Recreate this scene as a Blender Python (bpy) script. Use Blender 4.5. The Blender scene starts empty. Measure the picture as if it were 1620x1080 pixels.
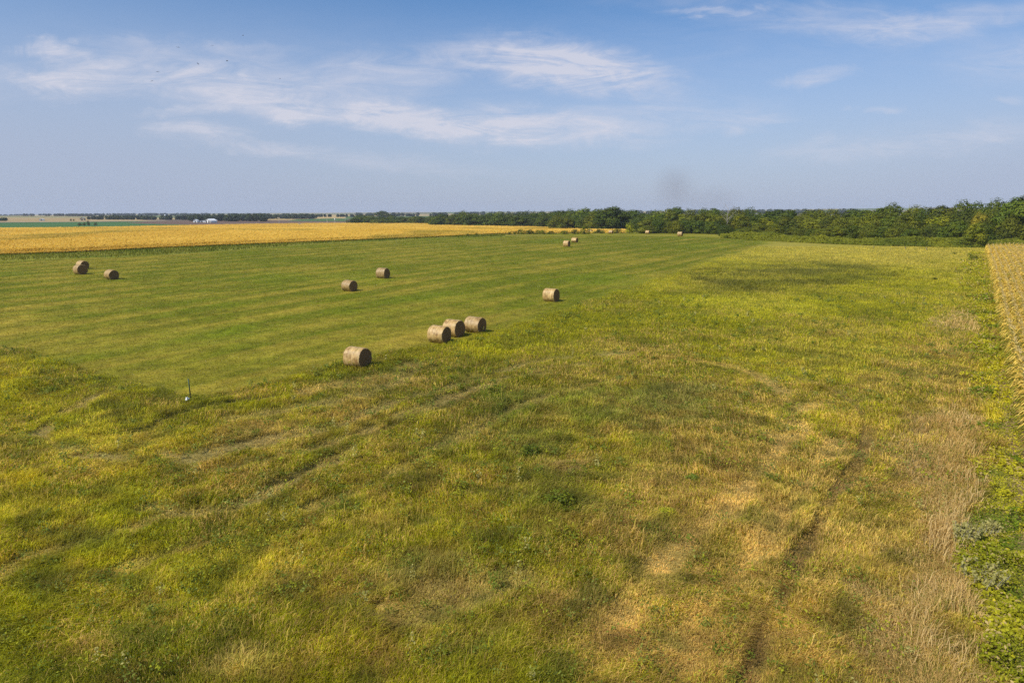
import bpy, math
import numpy as np
from mathutils import Vector

S = bpy.context.scene
COL = S.collection
R = math.radians

# ------------------------------------------------------------------ camera, sky, sun, exposure
CAMZ = 11.7
PITCH = math.atan(206 / 1080)
cp, sp = math.cos(PITCH), math.sin(PITCH)
cam = bpy.data.cameras.new('camera')
cam.sensor_width = 36.0
cam.lens = 24.0
cam.clip_start = 0.3
cam.clip_end = 30000
cam_o = bpy.data.objects.new('camera', cam)
COL.objects.link(cam_o)
cam_o.location = (0, 0, CAMZ)
cam_o.rotation_euler = (math.pi / 2 - PITCH, 0, 0)
S.camera = cam_o
S.view_settings.view_transform = 'Standard'
S.view_settings.look = 'None'
S.view_settings.gamma = 1
S.view_settings.exposure = 0.35
S.cycles.max_bounces = 6
S.cycles.diffuse_bounces = 3
S.cycles.glossy_bounces = 2
S.cycles.transmission_bounces = 4
S.cycles.volume_bounces = 0
S.cycles.transparent_max_bounces = 4
S.cycles.use_denoising = False
S.cycles.use_adaptive_sampling = False

SUN_EL, SUN_AZ = 47.0, -122.0          # azimuth clockwise from +Y
sd = Vector((math.sin(R(SUN_AZ)) * math.cos(R(SUN_EL)), math.cos(R(SUN_AZ)) * math.cos(R(SUN_EL)), math.sin(R(SUN_EL))))
sun = bpy.data.lights.new('sun', 'SUN')
sun.energy = 4.1
sun.angle = R(0.5)
sun.color = (1.0, 0.93, 0.82)
sun_o = bpy.data.objects.new('sun', sun)
COL.objects.link(sun_o)
sun_o.rotation_euler = sd.to_track_quat('Z', 'Y').to_euler()
sun_o.location = (-60, -40, 90)


def ray(px, py):
    dx, dy = (px - 810) / 1080.0, (540 - py) / 1080.0
    return np.array([dx, cp + sp * dy, -sp + cp * dy])


def skyuv(px, py):
    r = ray(px, py)
    return r[0] / r[1], r[2] / r[1]


def build_world():
    w = bpy.data.worlds.new("World")
    S.world = w
    w.use_nodes = True
    nt = w.node_tree
    N, L = nt.nodes, nt.links
    bg = N['Background']
    bg.inputs[1].default_value = 0.1
    sky = N.new('ShaderNodeTexSky')
    sky.sky_type = 'NISHITA'
    sky.sun_disc = False
    sky.sun_elevation = R(SUN_EL)
    sky.sun_rotation = R(SUN_AZ)
    sky.altitude = 300
    sky.air_density = 1.0
    sky.dust_density = 1.2
    sky.ozone_density = 2.0

    def math_(op, a, b=None, c=None):
        n = N.new('ShaderNodeMath')
        n.operation = op
        for i, v in enumerate((a, b, c)):
            if v is None:
                continue
            if isinstance(v, (int, float)):
                n.inputs[i].default_value = v
            else:
                L.new(v, n.inputs[i])
        return n.outputs[0]

    def smooth(v, a, b, lo=0.0, hi=1.0):
        n = N.new('ShaderNodeMapRange')
        n.interpolation_type = 'SMOOTHSTEP'
        L.new(v, n.inputs[0])
        n.inputs[1].default_value, n.inputs[2].default_value = a, b
        n.inputs[3].default_value, n.inputs[4].default_value = lo, hi
        return n.outputs[0]

    tc = N.new('ShaderNodeTexCoord')
    sep = N.new('ShaderNodeSeparateXYZ')
    L.new(tc.outputs['Generated'], sep.inputs[0])
    yy = math_('MAXIMUM', sep.outputs[1], 0.05)
    u = math_('DIVIDE', sep.outputs[0], yy)
    v = math_('DIVIDE', sep.outputs[2], yy)
    uv = N.new('ShaderNodeCombineXYZ')
    L.new(u, uv.inputs[0])
    L.new(v, uv.inputs[1])

    def noise(scale, sx, sy, detail, rough, dist=0.0, rot=0.0, seed=0.0):
        m = N.new('ShaderNodeMapping')
        m.inputs['Scale'].default_value = (sx, sy, 1)
        m.inputs['Rotation'].default_value = (0, 0, rot)
        m.inputs['Location'].default_value = (seed, seed * 1.7, 0)
        L.new(uv.outputs[0], m.inputs[0])
        n = N.new('ShaderNodeTexNoise')
        n.noise_dimensions = '2D'
        n.inputs['Scale'].default_value = scale
        n.inputs['Detail'].default_value = detail
        n.inputs['Roughness'].default_value = rough
        n.inputs['Distortion'].default_value = dist
        L.new(m.outputs[0], n.inputs['Vector'])
        return n

    # warp the streak coordinates
    wn = noise(3.2, 1.0, 2.0, 5, 0.6, 0.4)
    wn2 = noise(11.0, 1.0, 2.6, 5, 0.65, 0.6, 0.15, 3.0)
    ctr = N.new('ShaderNodeVectorMath'); ctr.operation = 'SUBTRACT'
    L.new(wn.outputs['Color'], ctr.inputs[0]); ctr.inputs[1].default_value = (.5, .5, .5)
    sc = N.new('ShaderNodeVectorMath'); sc.operation = 'MULTIPLY'
    L.new(ctr.outputs[0], sc.inputs[0]); sc.inputs[1].default_value = (.11, .042, 0)
    ctr2 = N.new('ShaderNodeVectorMath'); ctr2.operation = 'SUBTRACT'
    L.new(wn2.outputs['Color'], ctr2.inputs[0]); ctr2.inputs[1].default_value = (.5, .5, .5)
    sc2 = N.new('ShaderNodeVectorMath'); sc2.operation = 'MULTIPLY'
    L.new(ctr2.outputs[0], sc2.inputs[0]); sc2.inputs[1].default_value = (.10, .03, 0)
    ad = N.new('ShaderNodeVectorMath'); ad.operation = 'ADD'
    L.new(uv.outputs[0], ad.inputs[0]); L.new(sc.outputs[0], ad.inputs[1])
    ad2 = N.new('ShaderNodeVectorMath'); ad2.operation = 'ADD'
    L.new(ad.outputs[0], ad2.inputs[0]); L.new(sc2.outputs[0], ad2.inputs[1])
    wuv = ad2.outputs[0]

    streaks = [
        (88, 84, 48, 14, 4, .95), (130, 128, 95, 24, -4, .85), (70, 138, 50, 10, 6, .4), (330, 128, 140, 40, 10, .5), (300, 75, 170, 7, 2, .16),
        (400, 160, 120, 22, 14, .4), (482, 186, 48, 13, 6, .65), (600, 122, 190, 32, -8, .42), (862, 104, 115, 30, 9, 1.0),
        (975, 120, 110, 26, 12, .55), (680, 190, 140, 20, 6, .8), (600, 186, 60, 14, -6, .5), (830, 205, 150, 24, 2, .72),
        (1000, 192, 170, 24, -4, .42), (318, 211, 62, 13, 3, .62), (420, 236, 95, 9, 3, .5), (620, 258, 160, 13, 5, .3),
        (300, 178, 62, 6, -4, .4), (1280, 129, 50, 10, -6, .42), (1330, 36, 190, 24, 6, .3), (1130, 10, 90, 6, -6, .42),
        (1500, 36, 170, 18, -8, .4), (1450, 226, 170, 20, -5, .28), (1190, 196, 60, 10, 0, .42), (1390, 177, 34, 6, 0, .36),
        (1605, 170, 30, 6, 0, .3), (1560, 215, 110, 12, -3, .2), (310, 110, 360, 70, 0, .07), (780, 150, 420, 85, 2, .06), (1300, 60, 400, 60, 0, .08),
        (1330, 238, 120, 12, -4, .22), (1700, 90, 160, 30, -6, .4), (-120, 110, 130, 30, 4, .5), (1250, -60, 260, 30, -8, .4), (500, -80, 300, 30, 6, .3)]
    acc = None
    for (px, py, hw, hh, ang, st) in streaks:
        cu, cv = skyuv(px, py)
        m = N.new('ShaderNodeMapping')
        m.vector_type = 'TEXTURE'
        m.inputs['Location'].default_value = (cu, cv, 0)
        m.inputs['Rotation'].default_value = (0, 0, -R(ang))
        m.inputs['Scale'].default_value = (hw * 1.25 / 1080, hh * 1.35 / 1080, 1)
        L.new(wuv, m.inputs[0])
        ln = N.new('ShaderNodeVectorMath')
        ln.operation = 'LENGTH'
        L.new(m.outputs[0], ln.inputs[0])
        g = smooth(ln.outputs['Value'], 1.25, 0.15, 0.0, st)
        acc = g if acc is None else math_('ADD', acc, g)
    fib = noise(7.0, 1.0, 5.5, 9, 0.68, 0.9, -0.12, 1.3)
    fib2 = noise(16.0, 1.0, 3.5, 8, 0.7, 0.6, 0.25, 7.1)
    f = math_('MULTIPLY_ADD', fib.outputs[0], 1.9, -0.42)
    f = math_('MULTIPLY_ADD', fib2.outputs[0], 0.9, math_('ADD', f, -0.35))
    f = math_('MINIMUM', math_('MAXIMUM', f, 0.06), 1.25)
    cl = math_('MULTIPLY', math_('MULTIPLY', acc, f), 1.25)
    front = smooth(sep.outputs[1], 0.05, 0.2)
    cl = math_('MULTIPLY', math_('MINIMUM', cl, 1.0), front)
    # tint of the clear sky with height over the horizon, thin veil near it
    ramp = N.new('ShaderNodeValToRGB')
    L.new(smooth(v, -0.02, 0.46), ramp.inputs[0])
    ramp.color_ramp.elements[0].color = (.92, .98, 1.15, 1)
    ramp.color_ramp.elements[1].color = (.26, .66, .96, 1)
    mul = N.new('ShaderNodeMix'); mul.data_type = 'RGBA'; mul.blend_type = 'MULTIPLY'
    mul.inputs[0].default_value = 1.0
    L.new(sky.outputs[0], mul.inputs[6]); L.new(ramp.outputs[0], mul.inputs[7])
    hz = math_('MULTIPLY', smooth(v, 0.34, -0.02), 0.78)
    hzl = math_('MULTIPLY', smooth(u, 0.1, -0.95), 0.36)
    hzr = math_('MULTIPLY', smooth(u, 0.15, 1.0), 0.30)
    hz = math_('MINIMUM', math_('ADD', hz, math_('ADD', hzl, hzr)), 0.92)
    veil = N.new('ShaderNodeMix'); veil.data_type = 'RGBA'
    L.new(hz, veil.inputs[0]); L.new(mul.outputs[2], veil.inputs[6]); veil.inputs[7].default_value = (3.2, 3.72, 4.95, 1)
    mix = N.new('ShaderNodeMix'); mix.data_type = 'RGBA'
    L.new(math_('MULTIPLY', cl, 0.8), mix.inputs[0])
    L.new(veil.outputs[2], mix.inputs[6]); mix.inputs[7].default_value = (5.5, 5.45, 6.1, 1)
    L.new(mix.outputs[2], bg.inputs[0])


build_world()

# ------------------------------------------------------------------ numeric helpers
rng = np.random.default_rng(7)
TAB = np.random.default_rng(3).random((8, 256, 256))


def vnoise(x, y, f, k=0):
    x = np.asarray(x, float) * f + 37.3 * k
    y = np.asarray(y, float) * f + 91.7 * k
    xi, yi = np.floor(x), np.floor(y)
    fx, fy = x - xi, y - yi
    fx = fx * fx * (3 - 2 * fx)
    fy = fy * fy * (3 - 2 * fy)
    xi, yi = xi.astype(int) & 255, yi.astype(int) & 255
    x2, y2 = (xi + 1) & 255, (yi + 1) & 255
    T = TAB[k % 8]
    return (T[xi, yi] * (1 - fx) + T[x2, yi] * fx) * (1 - fy) + (T[xi, y2] * (1 - fx) + T[x2, y2] * fx) * fy


def fbm(x, y, size, k=0, octs=4):
    a, s, t, f = 1.0, 0.0, 0.0, 1.0 / size
    for o in range(octs):
        s = s + a * vnoise(x * (0.8 if o % 2 else 1) + y * (0.6 if o % 2 else 0), y * (0.8 if o % 2 else 1) - x * (0.6 if o % 2 else 0), f, k + o)
        t += a
        a *= 0.55
        f *= 2.03
    return np.clip((s / t - 0.5) * 1.7 + 0.5, 0, 1)


def sst(x, a, b):
    t = np.clip((np.asarray(x, float) - a) / (b - a), 0, 1)
    return t * t * (3 - 2 * t)


def mixc(a, b, t):
    t = np.asarray(t)[..., None]
    return np.asarray(a) * (1 - t) + np.asarray(b) * t


# terrain: nearly level, a low swell with its crest about 250 m out, plain beyond, far ridge rising to the right
_ky = np.array([-300, 0, 38, 60, 80, 100, 150, 200, 235, 262, 300, 350, 450, 700, 1500, 6000, 12000], float)
_kz = np.array([0, 0, 0, .5, 1.2, 1.7, 2.4, 2.9, 3.1, 3.02, 2.5, 1.5, .1, -1.0, -1.6, -1.6, -1.6], float)
_dy = np.linspace(-300, 1600, 1901)
_dz = np.interp(_dy, _ky, _kz)
_kk = np.hanning(31); _kk /= _kk.sum()
_dz = np.convolve(np.pad(_dz, 15, mode='edge'), _kk, 'valid')


def zb(x, y):
    x, y = np.asarray(x, float), np.asarray(y, float)
    z = np.interp(y, _dy, _dz)
    u = x / np.maximum(y, 300)
    ridge = np.interp(u, [-1.2, -.75, -.4, -.1, .15, .45, .62, 1.2], [-30, -24, -8, 3, 8, 24, 36, 46]) + 6 * (fbm(x, y, 1500, 2, 3) - .5)
    g = sst(y, 1300, 5200)
    z = z * (1 - g) + ridge * g
    z = z + (fbm(x, y, 420, 5, 2) - .5) * 3.0 * sst(y, 500, 1200)
    return z - sst(y, 6500, 9500) * 90


def unproject(px, py, off=0.0):
    r = ray(px, py)
    t = np.geomspace(8, 9000, 6000)
    z = CAMZ + r[2] * t - (zb(r[0] * t, r[1] * t) + off)
    i = np.argmax(z < 0)
    if z[i] >= 0:
        i = len(t) - 1
    a, b = t[max(i - 1, 0)], t[i]
    for _ in range(30):
        m = (a + b) / 2
        if CAMZ + r[2] * m - (float(zb(r[0] * m, r[1] * m)) + off) < 0:
            b = m
        else:
            a = m
    return np.array([r[0] * b, r[1] * b])


def at(px, py, D):
    r = ray(px, py)
    t = D / r[1]
    return r[0] * t, D, CAMZ + r[2] * t


def poly(pts, off=0.0):
    return np.array([unproject(p[0], p[1], off) for p in pts])


def inside(P, x, y):
    c = np.zeros(np.shape(x), bool)
    n = len(P)
    for i in range(n):
        x1, y1 = P[i]
        x2, y2 = P[(i + 1) % n]
        if y1 == y2:
            continue
        c ^= ((y1 > y) != (y2 > y)) & (x < (x2 - x1) * (y - y1) / (y2 - y1) + x1)
    return c


def seg_dist(P, x, y):
    d = np.full(np.shape(x), 1e9)
    for i in range(len(P) - 1):
        ax, ay = P[i]
        bx, by = P[i + 1]
        vx, vy = bx - ax, by - ay
        t = np.clip(((x - ax) * vx + (y - ay) * vy) / (vx * vx + vy * vy + 1e-9), 0, 1)
        d = np.minimum(d, np.hypot(x - ax - t * vx, y - ay - t * vy))
    return d


# ------------------------------------------------------------------ regions of the place, in ground metres
ROW = np.array([.551, .834])                       # direction of the crop rows and of the mowing
HAY = poly([(-260, 520), (0, 545), (60, 560), (160, 592), (240, 610), (300, 626), (400, 610), (470, 590), (530, 572), (600, 556), (680, 548),
            (780, 522), (860, 500), (930, 475), (1000, 452), (1080, 428), (1130, 410), (1190, 392), (1215, 383), (1190, 378), (1140, 376),
            (1080, 374), (980, 373.2), (800, 374), (690, 377), (500, 386), (300, 401), (200, 406), (0, 413), (-300, 430)])
DRY = [poly([(1455, 655), (1545, 650), (1566, 700), (1556, 790), (1532, 860), (1525, 960), (1545, 1090), (1385, 1100), (1375, 1000), (1402, 890), (1425, 800), (1440, 715)]),
       poly([(1478, 502), (1550, 488), (1556, 528), (1480, 524)])]
DARK = [poly([(1075, 448), (1120, 424), (1200, 416), (1300, 412), (1380, 420), (1440, 436), (1370, 446), (1260, 452), (1180, 466), (1100, 462)])]
MARGIN = poly([(1550, 389), (1536, 420), (1546, 470), (1546, 560), (1552, 640), (1566, 690), (1552, 770), (1534, 850), (1524, 900), (1540, 1000), (1548, 1090),
               (1700, 1090), (1700, 690), (1618, 690), (1596, 580), (1577, 480), (1562, 405)])
LEFTSTRIP = poly([(-300, 430), (0, 413), (200, 406), (300, 401), (500, 386), (690, 377), (800, 374), (800, 371), (690, 373), (500, 381), (300, 389), (100, 398), (-300, 415)])
# corn edge at the right: line through two ground points
E0, E1 = unproject(1618, 692), unproject(1560, 402)
EDIR = (E1 - E0) / np.linalg.norm(E1 - E0)
EN = np.array([EDIR[1], -EDIR[0]])                 # to the right of the edge
GOLD = np.concatenate([poly([(-500, 424), (0, 404), (100, 400.5), (300, 391), (500, 383), (690, 375.5)]),
                       np.array([at(800, 372, 272)[:2], at(992, 372, 294)[:2]]),
                       poly([(990, 362.5), (876, 360.5), (870, 358), (800, 357), (684, 355), (683, 351.8), (560, 351.8), (400, 354), (250, 357), (0, 360.5), (-500, 366)], 1.35)])
TRACKS = [   # (pixel line, half width m, depth m, colour index, strength)
    ([(190, 617), (150, 628), (117, 650), (77, 667), (70, 688), (87, 707), (133, 721), (200, 724), (283, 722), (400, 700), (480, 682)], .4, .14, 0, .9),
    ([(430, 628), (370, 637), (317, 647), (283, 657), (240, 673), (215, 680)], .35, .26, 1, .7),
    ([(560, 705), (510, 735), (467, 752), (417, 783), (367, 803), (300, 808), (235, 803)], .45, .22, 0, .8),
    ([(0, 905), (60, 880), (160, 850), (250, 815), (320, 800)], .4, .12, 0, .6),
    ([(180, 905), (240, 880), (330, 855), (400, 838)], .3, .1, 0, .4),
    ([(300, 724), (420, 700), (540, 673), (623, 637), (707, 615), (773, 592), (873, 565), (960, 560), (1060, 556)], .5, .16, 0, .75),
    ([(330, 745), (460, 722), (560, 690), (650, 650), (760, 612), (850, 585), (940, 574)], .4, .12, 0, .6),
    ([(380, 660), (460, 645), (560, 628), (640, 600), (650, 575)], .8, .1, 0, .55),
    ([(560, 700), (640, 665), (720, 635), (800, 600), (860, 588)], .4, .14, 1, .45),
    ([(500, 800), (600, 760), (700, 705), (790, 655), (880, 620), (980, 600)], .35, .13, 0, .4),
    ([(1055, 566), (1150, 578), (1195, 590), (1230, 612), (1255, 640), (1252, 680), (1225, 720), (1190, 760), (1130, 820), (1060, 885), (990, 960), (930, 1060)], .55, .09, 2, .88),
    ([(1150, 565), (1240, 590), (1310, 612), (1345, 632), (1362, 655), (1372, 682), (1366, 715), (1345, 748), (1312, 788), (1300, 815), (1285, 850), (1262, 885), (1245, 925), (1232, 960), (1205, 1010), (1180, 1080)], .27, .20, 3, .78),
    ([(1255, 640), (1300, 640), (1350, 636)], .5, .06, 2, .6),
    ([(1320, 700), (1270, 770), (1225, 830), (1170, 900), (1110, 980), (1060, 1060)], .45, .05, 2, .6),
    ([(1390, 440), (1450, 460), (1505, 448), (1530, 425)], .4, .08, 0, .2),
    ([(480, 620), (520, 610), (560, 612), (600, 598), (655, 600)], .9, .05, 2, .5),
    ([(820, 905), (760, 925), (700, 945), (640, 975)], .7, .05, 0, .45),
]
TR = [(poly(p), w, d, c, s) for p, w, d, c, s in TRACKS]
TCOL = np.array([(.33, .26, .09), (.12, .10, .025), (.47, .34, .105), (.18, .122, .046)])


def soft(P, x, y, amp, size, k):
    """soft ragged membership of a polygon: a few jittered tests"""
    m = 0
    for j in range(3):
        ox = (fbm(x, y, size, k + j, 3) - .5) * amp * 2
        oy = (fbm(x, y, size, k + j + 3, 3) - .5) * amp * 2
        m = m + inside(P, x + ox, y + oy)
    return m / 3.0


def regions(x, y):
    g = {}
    far = np.clip(np.asarray(y) / 60, .5, 3)
    g['hay'] = soft(HAY, x, y, 1.5 * far, 3.5, 0) * .5 + soft(HAY, x, y, .9 * far, 1.2, 3) * .5
    g['strip'] = soft(LEFTSTRIP, x, y, 1.2, 5, 1)
    g['dry'] = np.maximum(soft(DRY[0], x, y, 2.2, 2.6, 2), .8 * soft(DRY[1], x, y, 2, 3, 3))
    g['dark'] = soft(DARK[0], x, y, 6, 9, 4)
    g['margin'] = soft(MARGIN, x, y, 1.5 * far, 2.2, 5)
    g['gold'] = inside(GOLD, x, y).astype(float)
    q = (x - E0[0]) * EN[0] + (y - E0[1]) * EN[1]
    g['q'] = q
    g['corn'] = ((q > 0) & (y < 152)).astype(float)
    return g


def tracks(x, y):
    t_dep = np.zeros(np.shape(x))
    t_w = np.zeros(np.shape(x))
    t_c = np.zeros(np.shape(x) + (3,))
    n = fbm(x, y, 2.0, 3, 4)
    wob = (fbm(x, y, 2.2, 6, 3) - .5) * .8
    for P, w, d, c, s in TR:
        dist = np.abs(seg_dist(P, x, y) + wob * (.35 if c in (1, 3) else 1))
        k = sst(dist, w * 1.7, w * .5)
        kk = k * s * (np.clip(.62 + (n - .38) * 1.5, 0, .92) if c in (1, 3) else np.clip(.5 + (n - .38) * .9, 0, 1) if c == 2 else np.clip(.42 + (n - .3) * 1.5, 0, 1))
        t_dep = np.maximum(t_dep, k * d * np.clip(.25 + n * 1.1, 0, 1))
        up = kk > t_w
        t_w = np.where(up, kk, t_w)
        t_c = np.where(up[..., None], TCOL[c], t_c)
    return t_dep, t_w, t_c


G1, G2 = np.array((.085, .098, .006)), np.array((.235, .232, .006))
STR, TAN, RED = np.array((.37, .29, .055)), np.array((.33, .23, .075)), np.array((.22, .13, .035))
YEL = np.array((.33, .305, .018))


# distinct patches of the meadow: centre and half axes in photo pixels, turned into ground metres; colour, strength, extra height
PATCHES = []
for (px, py, rx, ry, cc, st, dh) in ((900, 640, 150, 42, (.125, .175, .022), .62, .05), (1060, 640, 90, 34, (.13, .17, .035), .6, .06), (880, 775, 95, 62, (.085, .108, .02), .65, .26),
                                     (830, 705, 60, 30, (.12, .135, .03), .55, .1), (905, 745, 45, 22, (.28, .17, .09), .5, .02), (690, 905, 85, 34, (.30, .25, .075), .55, .0),
                                     (385, 1058, 75, 34, (.40, .31, .10), .42, .0), (45, 762, 48, 18, (.42, .37, .012), .75, .05), (110, 690, 60, 26, (.30, .30, .012), .6, .05),
                                     (30, 620, 60, 30, (.32, .30, .012), .5, .04), (560, 655, 90, 26, (.36, .22, .075), .55, .0), (430, 690, 90, 26, (.36, .24, .085), .5, .0),
                                     (640, 820, 120, 40, (.30, .29, .02), .4, .04), (1055, 815, 34, 14, (.42, .38, .05), .7, .08), (960, 1010, 110, 60, (.40, .26, .08), .5, .0),
                                     (1180, 1020, 130, 60, (.40, .28, .085), .42, .0), (280, 930, 130, 50, (.26, .26, .014), .4, .04), (700, 1000, 150, 60, (.14, .145, .014), .45, .06),
                                     (1310, 560, 150, 40, (.34, .34, .014), .5, .0), (1180, 480, 150, 20, (.32, .33, .014), .45, .0), (730, 548, 60, 16, (.36, .35, .014), .5, .03),
                                     (1420, 880, 60, 120, (.36, .29, .06), .4, .0), (1000, 730, 70, 30, (.22, .235, .02), .45, .03), (170, 850, 90, 26, (.10, .12, .02), .45, .06),
                                     (60, 930, 60, 30, (.11, .125, .016), .5, .06), (470, 940, 80, 40, (.105, .125, .018), .4, .05), (1566, 585, 22, 26, (.46, .42, .015), .8, .2), (1578, 655, 24, 24, (.46, .42, .02), .8, .2)):
    c0, cx, cy = unproject(px, py), unproject(px + rx, py), unproject(px, py - ry)
    PATCHES.append((c0, cx - c0, cy - c0, np.array(cc), st, dh))


def patches(x, y, c):
    wx = (fbm(x, y, 3, 2, 3) - .5) * .9
    wy = (fbm(x, y, 3, 5, 3) - .5) * .9
    dh = np.zeros(np.shape(x))
    for c0, a, b, cc, st, d in PATCHES:
        det = a[0] * b[1] - a[1] * b[0]
        p = ((x - c0[0]) * b[1] - (y - c0[1]) * b[0]) / det + wx
        q = (a[0] * (y - c0[1]) - a[1] * (x - c0[0])) / det + wy
        k = sst(np.hypot(p, q), 1.15, .35)
        c = mixc(c, cc, k * st * .78)
        dh = dh + k * d
    return c, dh


def rough_col(x, y, g, rnd, rnd2):
    """colour of the unmown meadow grass"""
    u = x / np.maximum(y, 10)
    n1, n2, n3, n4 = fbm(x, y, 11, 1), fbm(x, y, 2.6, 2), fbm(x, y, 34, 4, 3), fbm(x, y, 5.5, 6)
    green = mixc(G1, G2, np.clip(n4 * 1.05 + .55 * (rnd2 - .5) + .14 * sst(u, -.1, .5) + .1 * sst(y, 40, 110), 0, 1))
    ps = .17 + .16 * sst(u, -.25, .5) + .66 * (n1 - .52) + .5 * (n2 - .5) + .35 * (n3 - .5) + .28 * sst(u, .0, .3) * sst(y, 48, 22) - .12 * sst(y, 45, 60)
    ps = np.clip(ps, .03, .72)
    dead = mixc(mixc(STR, TAN, np.clip(rnd2 * 1.2, 0, 1)), RED, np.clip((n4 - .5) * 2.0, 0, 1) * (rnd2 > .5) * .8)
    c = np.where((rnd < ps)[..., None], dead, green)
    yel = np.clip((fbm(x, y, 4.2, 7) - .5) * 2.6, 0, 1) * (.30 + .7 * sst(y, 45, 90) + .6 * sst(u, -.2, -.6)) * (rnd2 > .25)
    c = mixc(c, YEL, np.clip(yel * .8, 0, .6))
    top = sst(y, 55, 95) * sst(u, .05, .35)         # yellower meadow toward the treeline
    c = mixc(c, np.array((.30, .28, .02)), top * .55 * (.5 + .5 * n1))
    far = sst(y, 105, 150) * sst(u, .2, .45)
    c = mixc(c, np.array((.40, .33, .06)), far * .55)
    return patches(x, y, c)[0]


def hay_col(x, y, rnd, rnd2):
    q = x * ROW[1] - y * ROW[0] + (fbm(x, y, 26, 3, 2) - .5) * 1.6
    al = x * ROW[0] + y * ROW[1]
    st = .5 + .6 * np.sin(q * 2 * np.pi / 6.8 + 2.2 * (fbm(q, al * .05, 9, 2, 2) - .5)) + .28 * np.sin(q * 2 * np.pi / 2.27 + 1)
    line = .6 * vnoise(q, al * .03, .55, 4) + .4 * vnoise(q, al * .05, 1.4, 6)
    n1, n2 = fbm(x, y, 16, 5), fbm(x, y, 3, 6)
    near = sst(y, 95, 55)
    t = np.clip(.32 * st + .55 * (line - .5) + .6 * (n1 - .5) + .42 * (n2 - .5) + .28 * near + .03 + .30 * (rnd - .5), 0, 1)
    c = mixc((.108, .122, .004), (.270, .205, .024), t)
    c = mixc(c, (.115, .152, .004), np.clip((fbm(x, y, 20, 1) - .55) * 3, 0, 1) * .45)
    c = c * (.90 + .46 * fbm(x, y, .9, 2, 3))[..., None]
    return c


def micro(x, y, g):
    """small relief: tussocks and wheel ruts in the unmown meadow"""
    r = np.clip(1 - g['hay'] - g['gold'] - g['strip'] * .5, 0, 1) * sst(y, 170, 90)
    m = (fbm(x, y, 3.4, 1) - .5) * .55 + (fbm(x, y, 1.1, 5, 2) - .5) * .20
    dep, tw, tcc = tracks(x, y)
    r2 = r * (1 - soft(HAY, x, y, 4.0, 5, 2))
    return r2 * (m * .5 * (1 - .6 * g['dry'])) - dep * r, dep, tw, tcc


# ------------------------------------------------------------------ mesh + material helpers
def mesh_np(name, V, quads=None, tris=None, col=None, smooth=False):
    me = bpy.data.meshes.new(name)
    V = np.ascontiguousarray(V, np.float32)
    me.vertices.add(len(V))
    me.vertices.foreach_set('co', V.ravel())
    nq = 0 if quads is None else len(quads)
    ntr = 0 if tris is None else len(tris)
    loops = np.concatenate([a.ravel() for a in ((quads,) if nq else ()) + ((tris,) if ntr else ())]).astype(np.int32)
    me.loops.add(len(loops))
    me.loops.foreach_set('vertex_index', loops)
    me.polygons.add(nq + ntr)
    start = np.concatenate([np.arange(nq) * 4, nq * 4 + np.arange(ntr) * 3]).astype(np.int32)
    me.polygons.foreach_set('loop_start', start)
    if smooth:
        me.polygons.foreach_set('use_smooth', np.ones(nq + ntr, bool))
    if col is not None:
        a = me.color_attributes.new('Col', 'FLOAT_COLOR', 'POINT')
        cc = np.ones((len(V), 4), np.float32)
        cc[:, :3] = col
        a.data.foreach_set('color', cc.ravel())
    me.update()
    me.validate()
    return me


def tag(o, label=None, cat=None, group=None, kind=None):
    if label: o['label'] = label
    if cat: o['category'] = cat
    if group: o['group'] = group
    if kind: o['kind'] = kind
    return o


def link(name, me, mat=None, parent=None):
    o = bpy.data.objects.new(name, me)
    COL.objects.link(o)
    if mat and not me.materials:
        me.materials.append(mat)
    if parent:
        o.parent = parent
    return o


def empty(name, loc, rz=0.0, sc=1.0):
    o = bpy.data.objects.new(name, None)
    COL.objects.link(o)
    o.location = loc
    o.rotation_euler = (0, 0, rz)
    o.scale = (sc, sc, sc) if isinstance(sc, (int, float)) else sc
    return o


def copy_tree(o):
    c = o.copy()
    COL.objects.link(c)
    for ch in list(o.children):
        d = ch.copy()
        COL.objects.link(d)
        d.parent = c
        for g in list(ch.children):
            e = g.copy()
            COL.objects.link(e)
            e.parent = d
    return c


def mat_plain(name, col, rough=.8, noise=0.0, scale=5.0, metal=0.0, spec=.3):
    m = bpy.data.materials.new(name)
    m.use_nodes = True
    nt = m.node_tree
    b = nt.nodes['Principled BSDF']
    b.inputs['Roughness'].default_value = rough
    b.inputs['Metallic'].default_value = metal
    b.inputs['Specular IOR Level'].default_value = spec
    n = nt.nodes.new('ShaderNodeTexNoise')
    n.inputs['Scale'].default_value = scale
    n.inputs['Detail'].default_value = 6
    tc = nt.nodes.new('ShaderNodeTexCoord')
    nt.links.new(tc.outputs['Object'], n.inputs['Vector'])
    mx = nt.nodes.new('ShaderNodeMix'); mx.data_type = 'RGBA'
    nt.links.new(n.outputs[0], mx.inputs[0])
    c = np.array(col)
    mx.inputs[6].default_value = (*np.clip(c * (1 - noise), 0, 1), 1)
    mx.inputs[7].default_value = (*np.clip(c * (1 + noise), 0, 1), 1)
    nt.links.new(mx.outputs[2], b.inputs['Base Color'])
    return m


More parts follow.
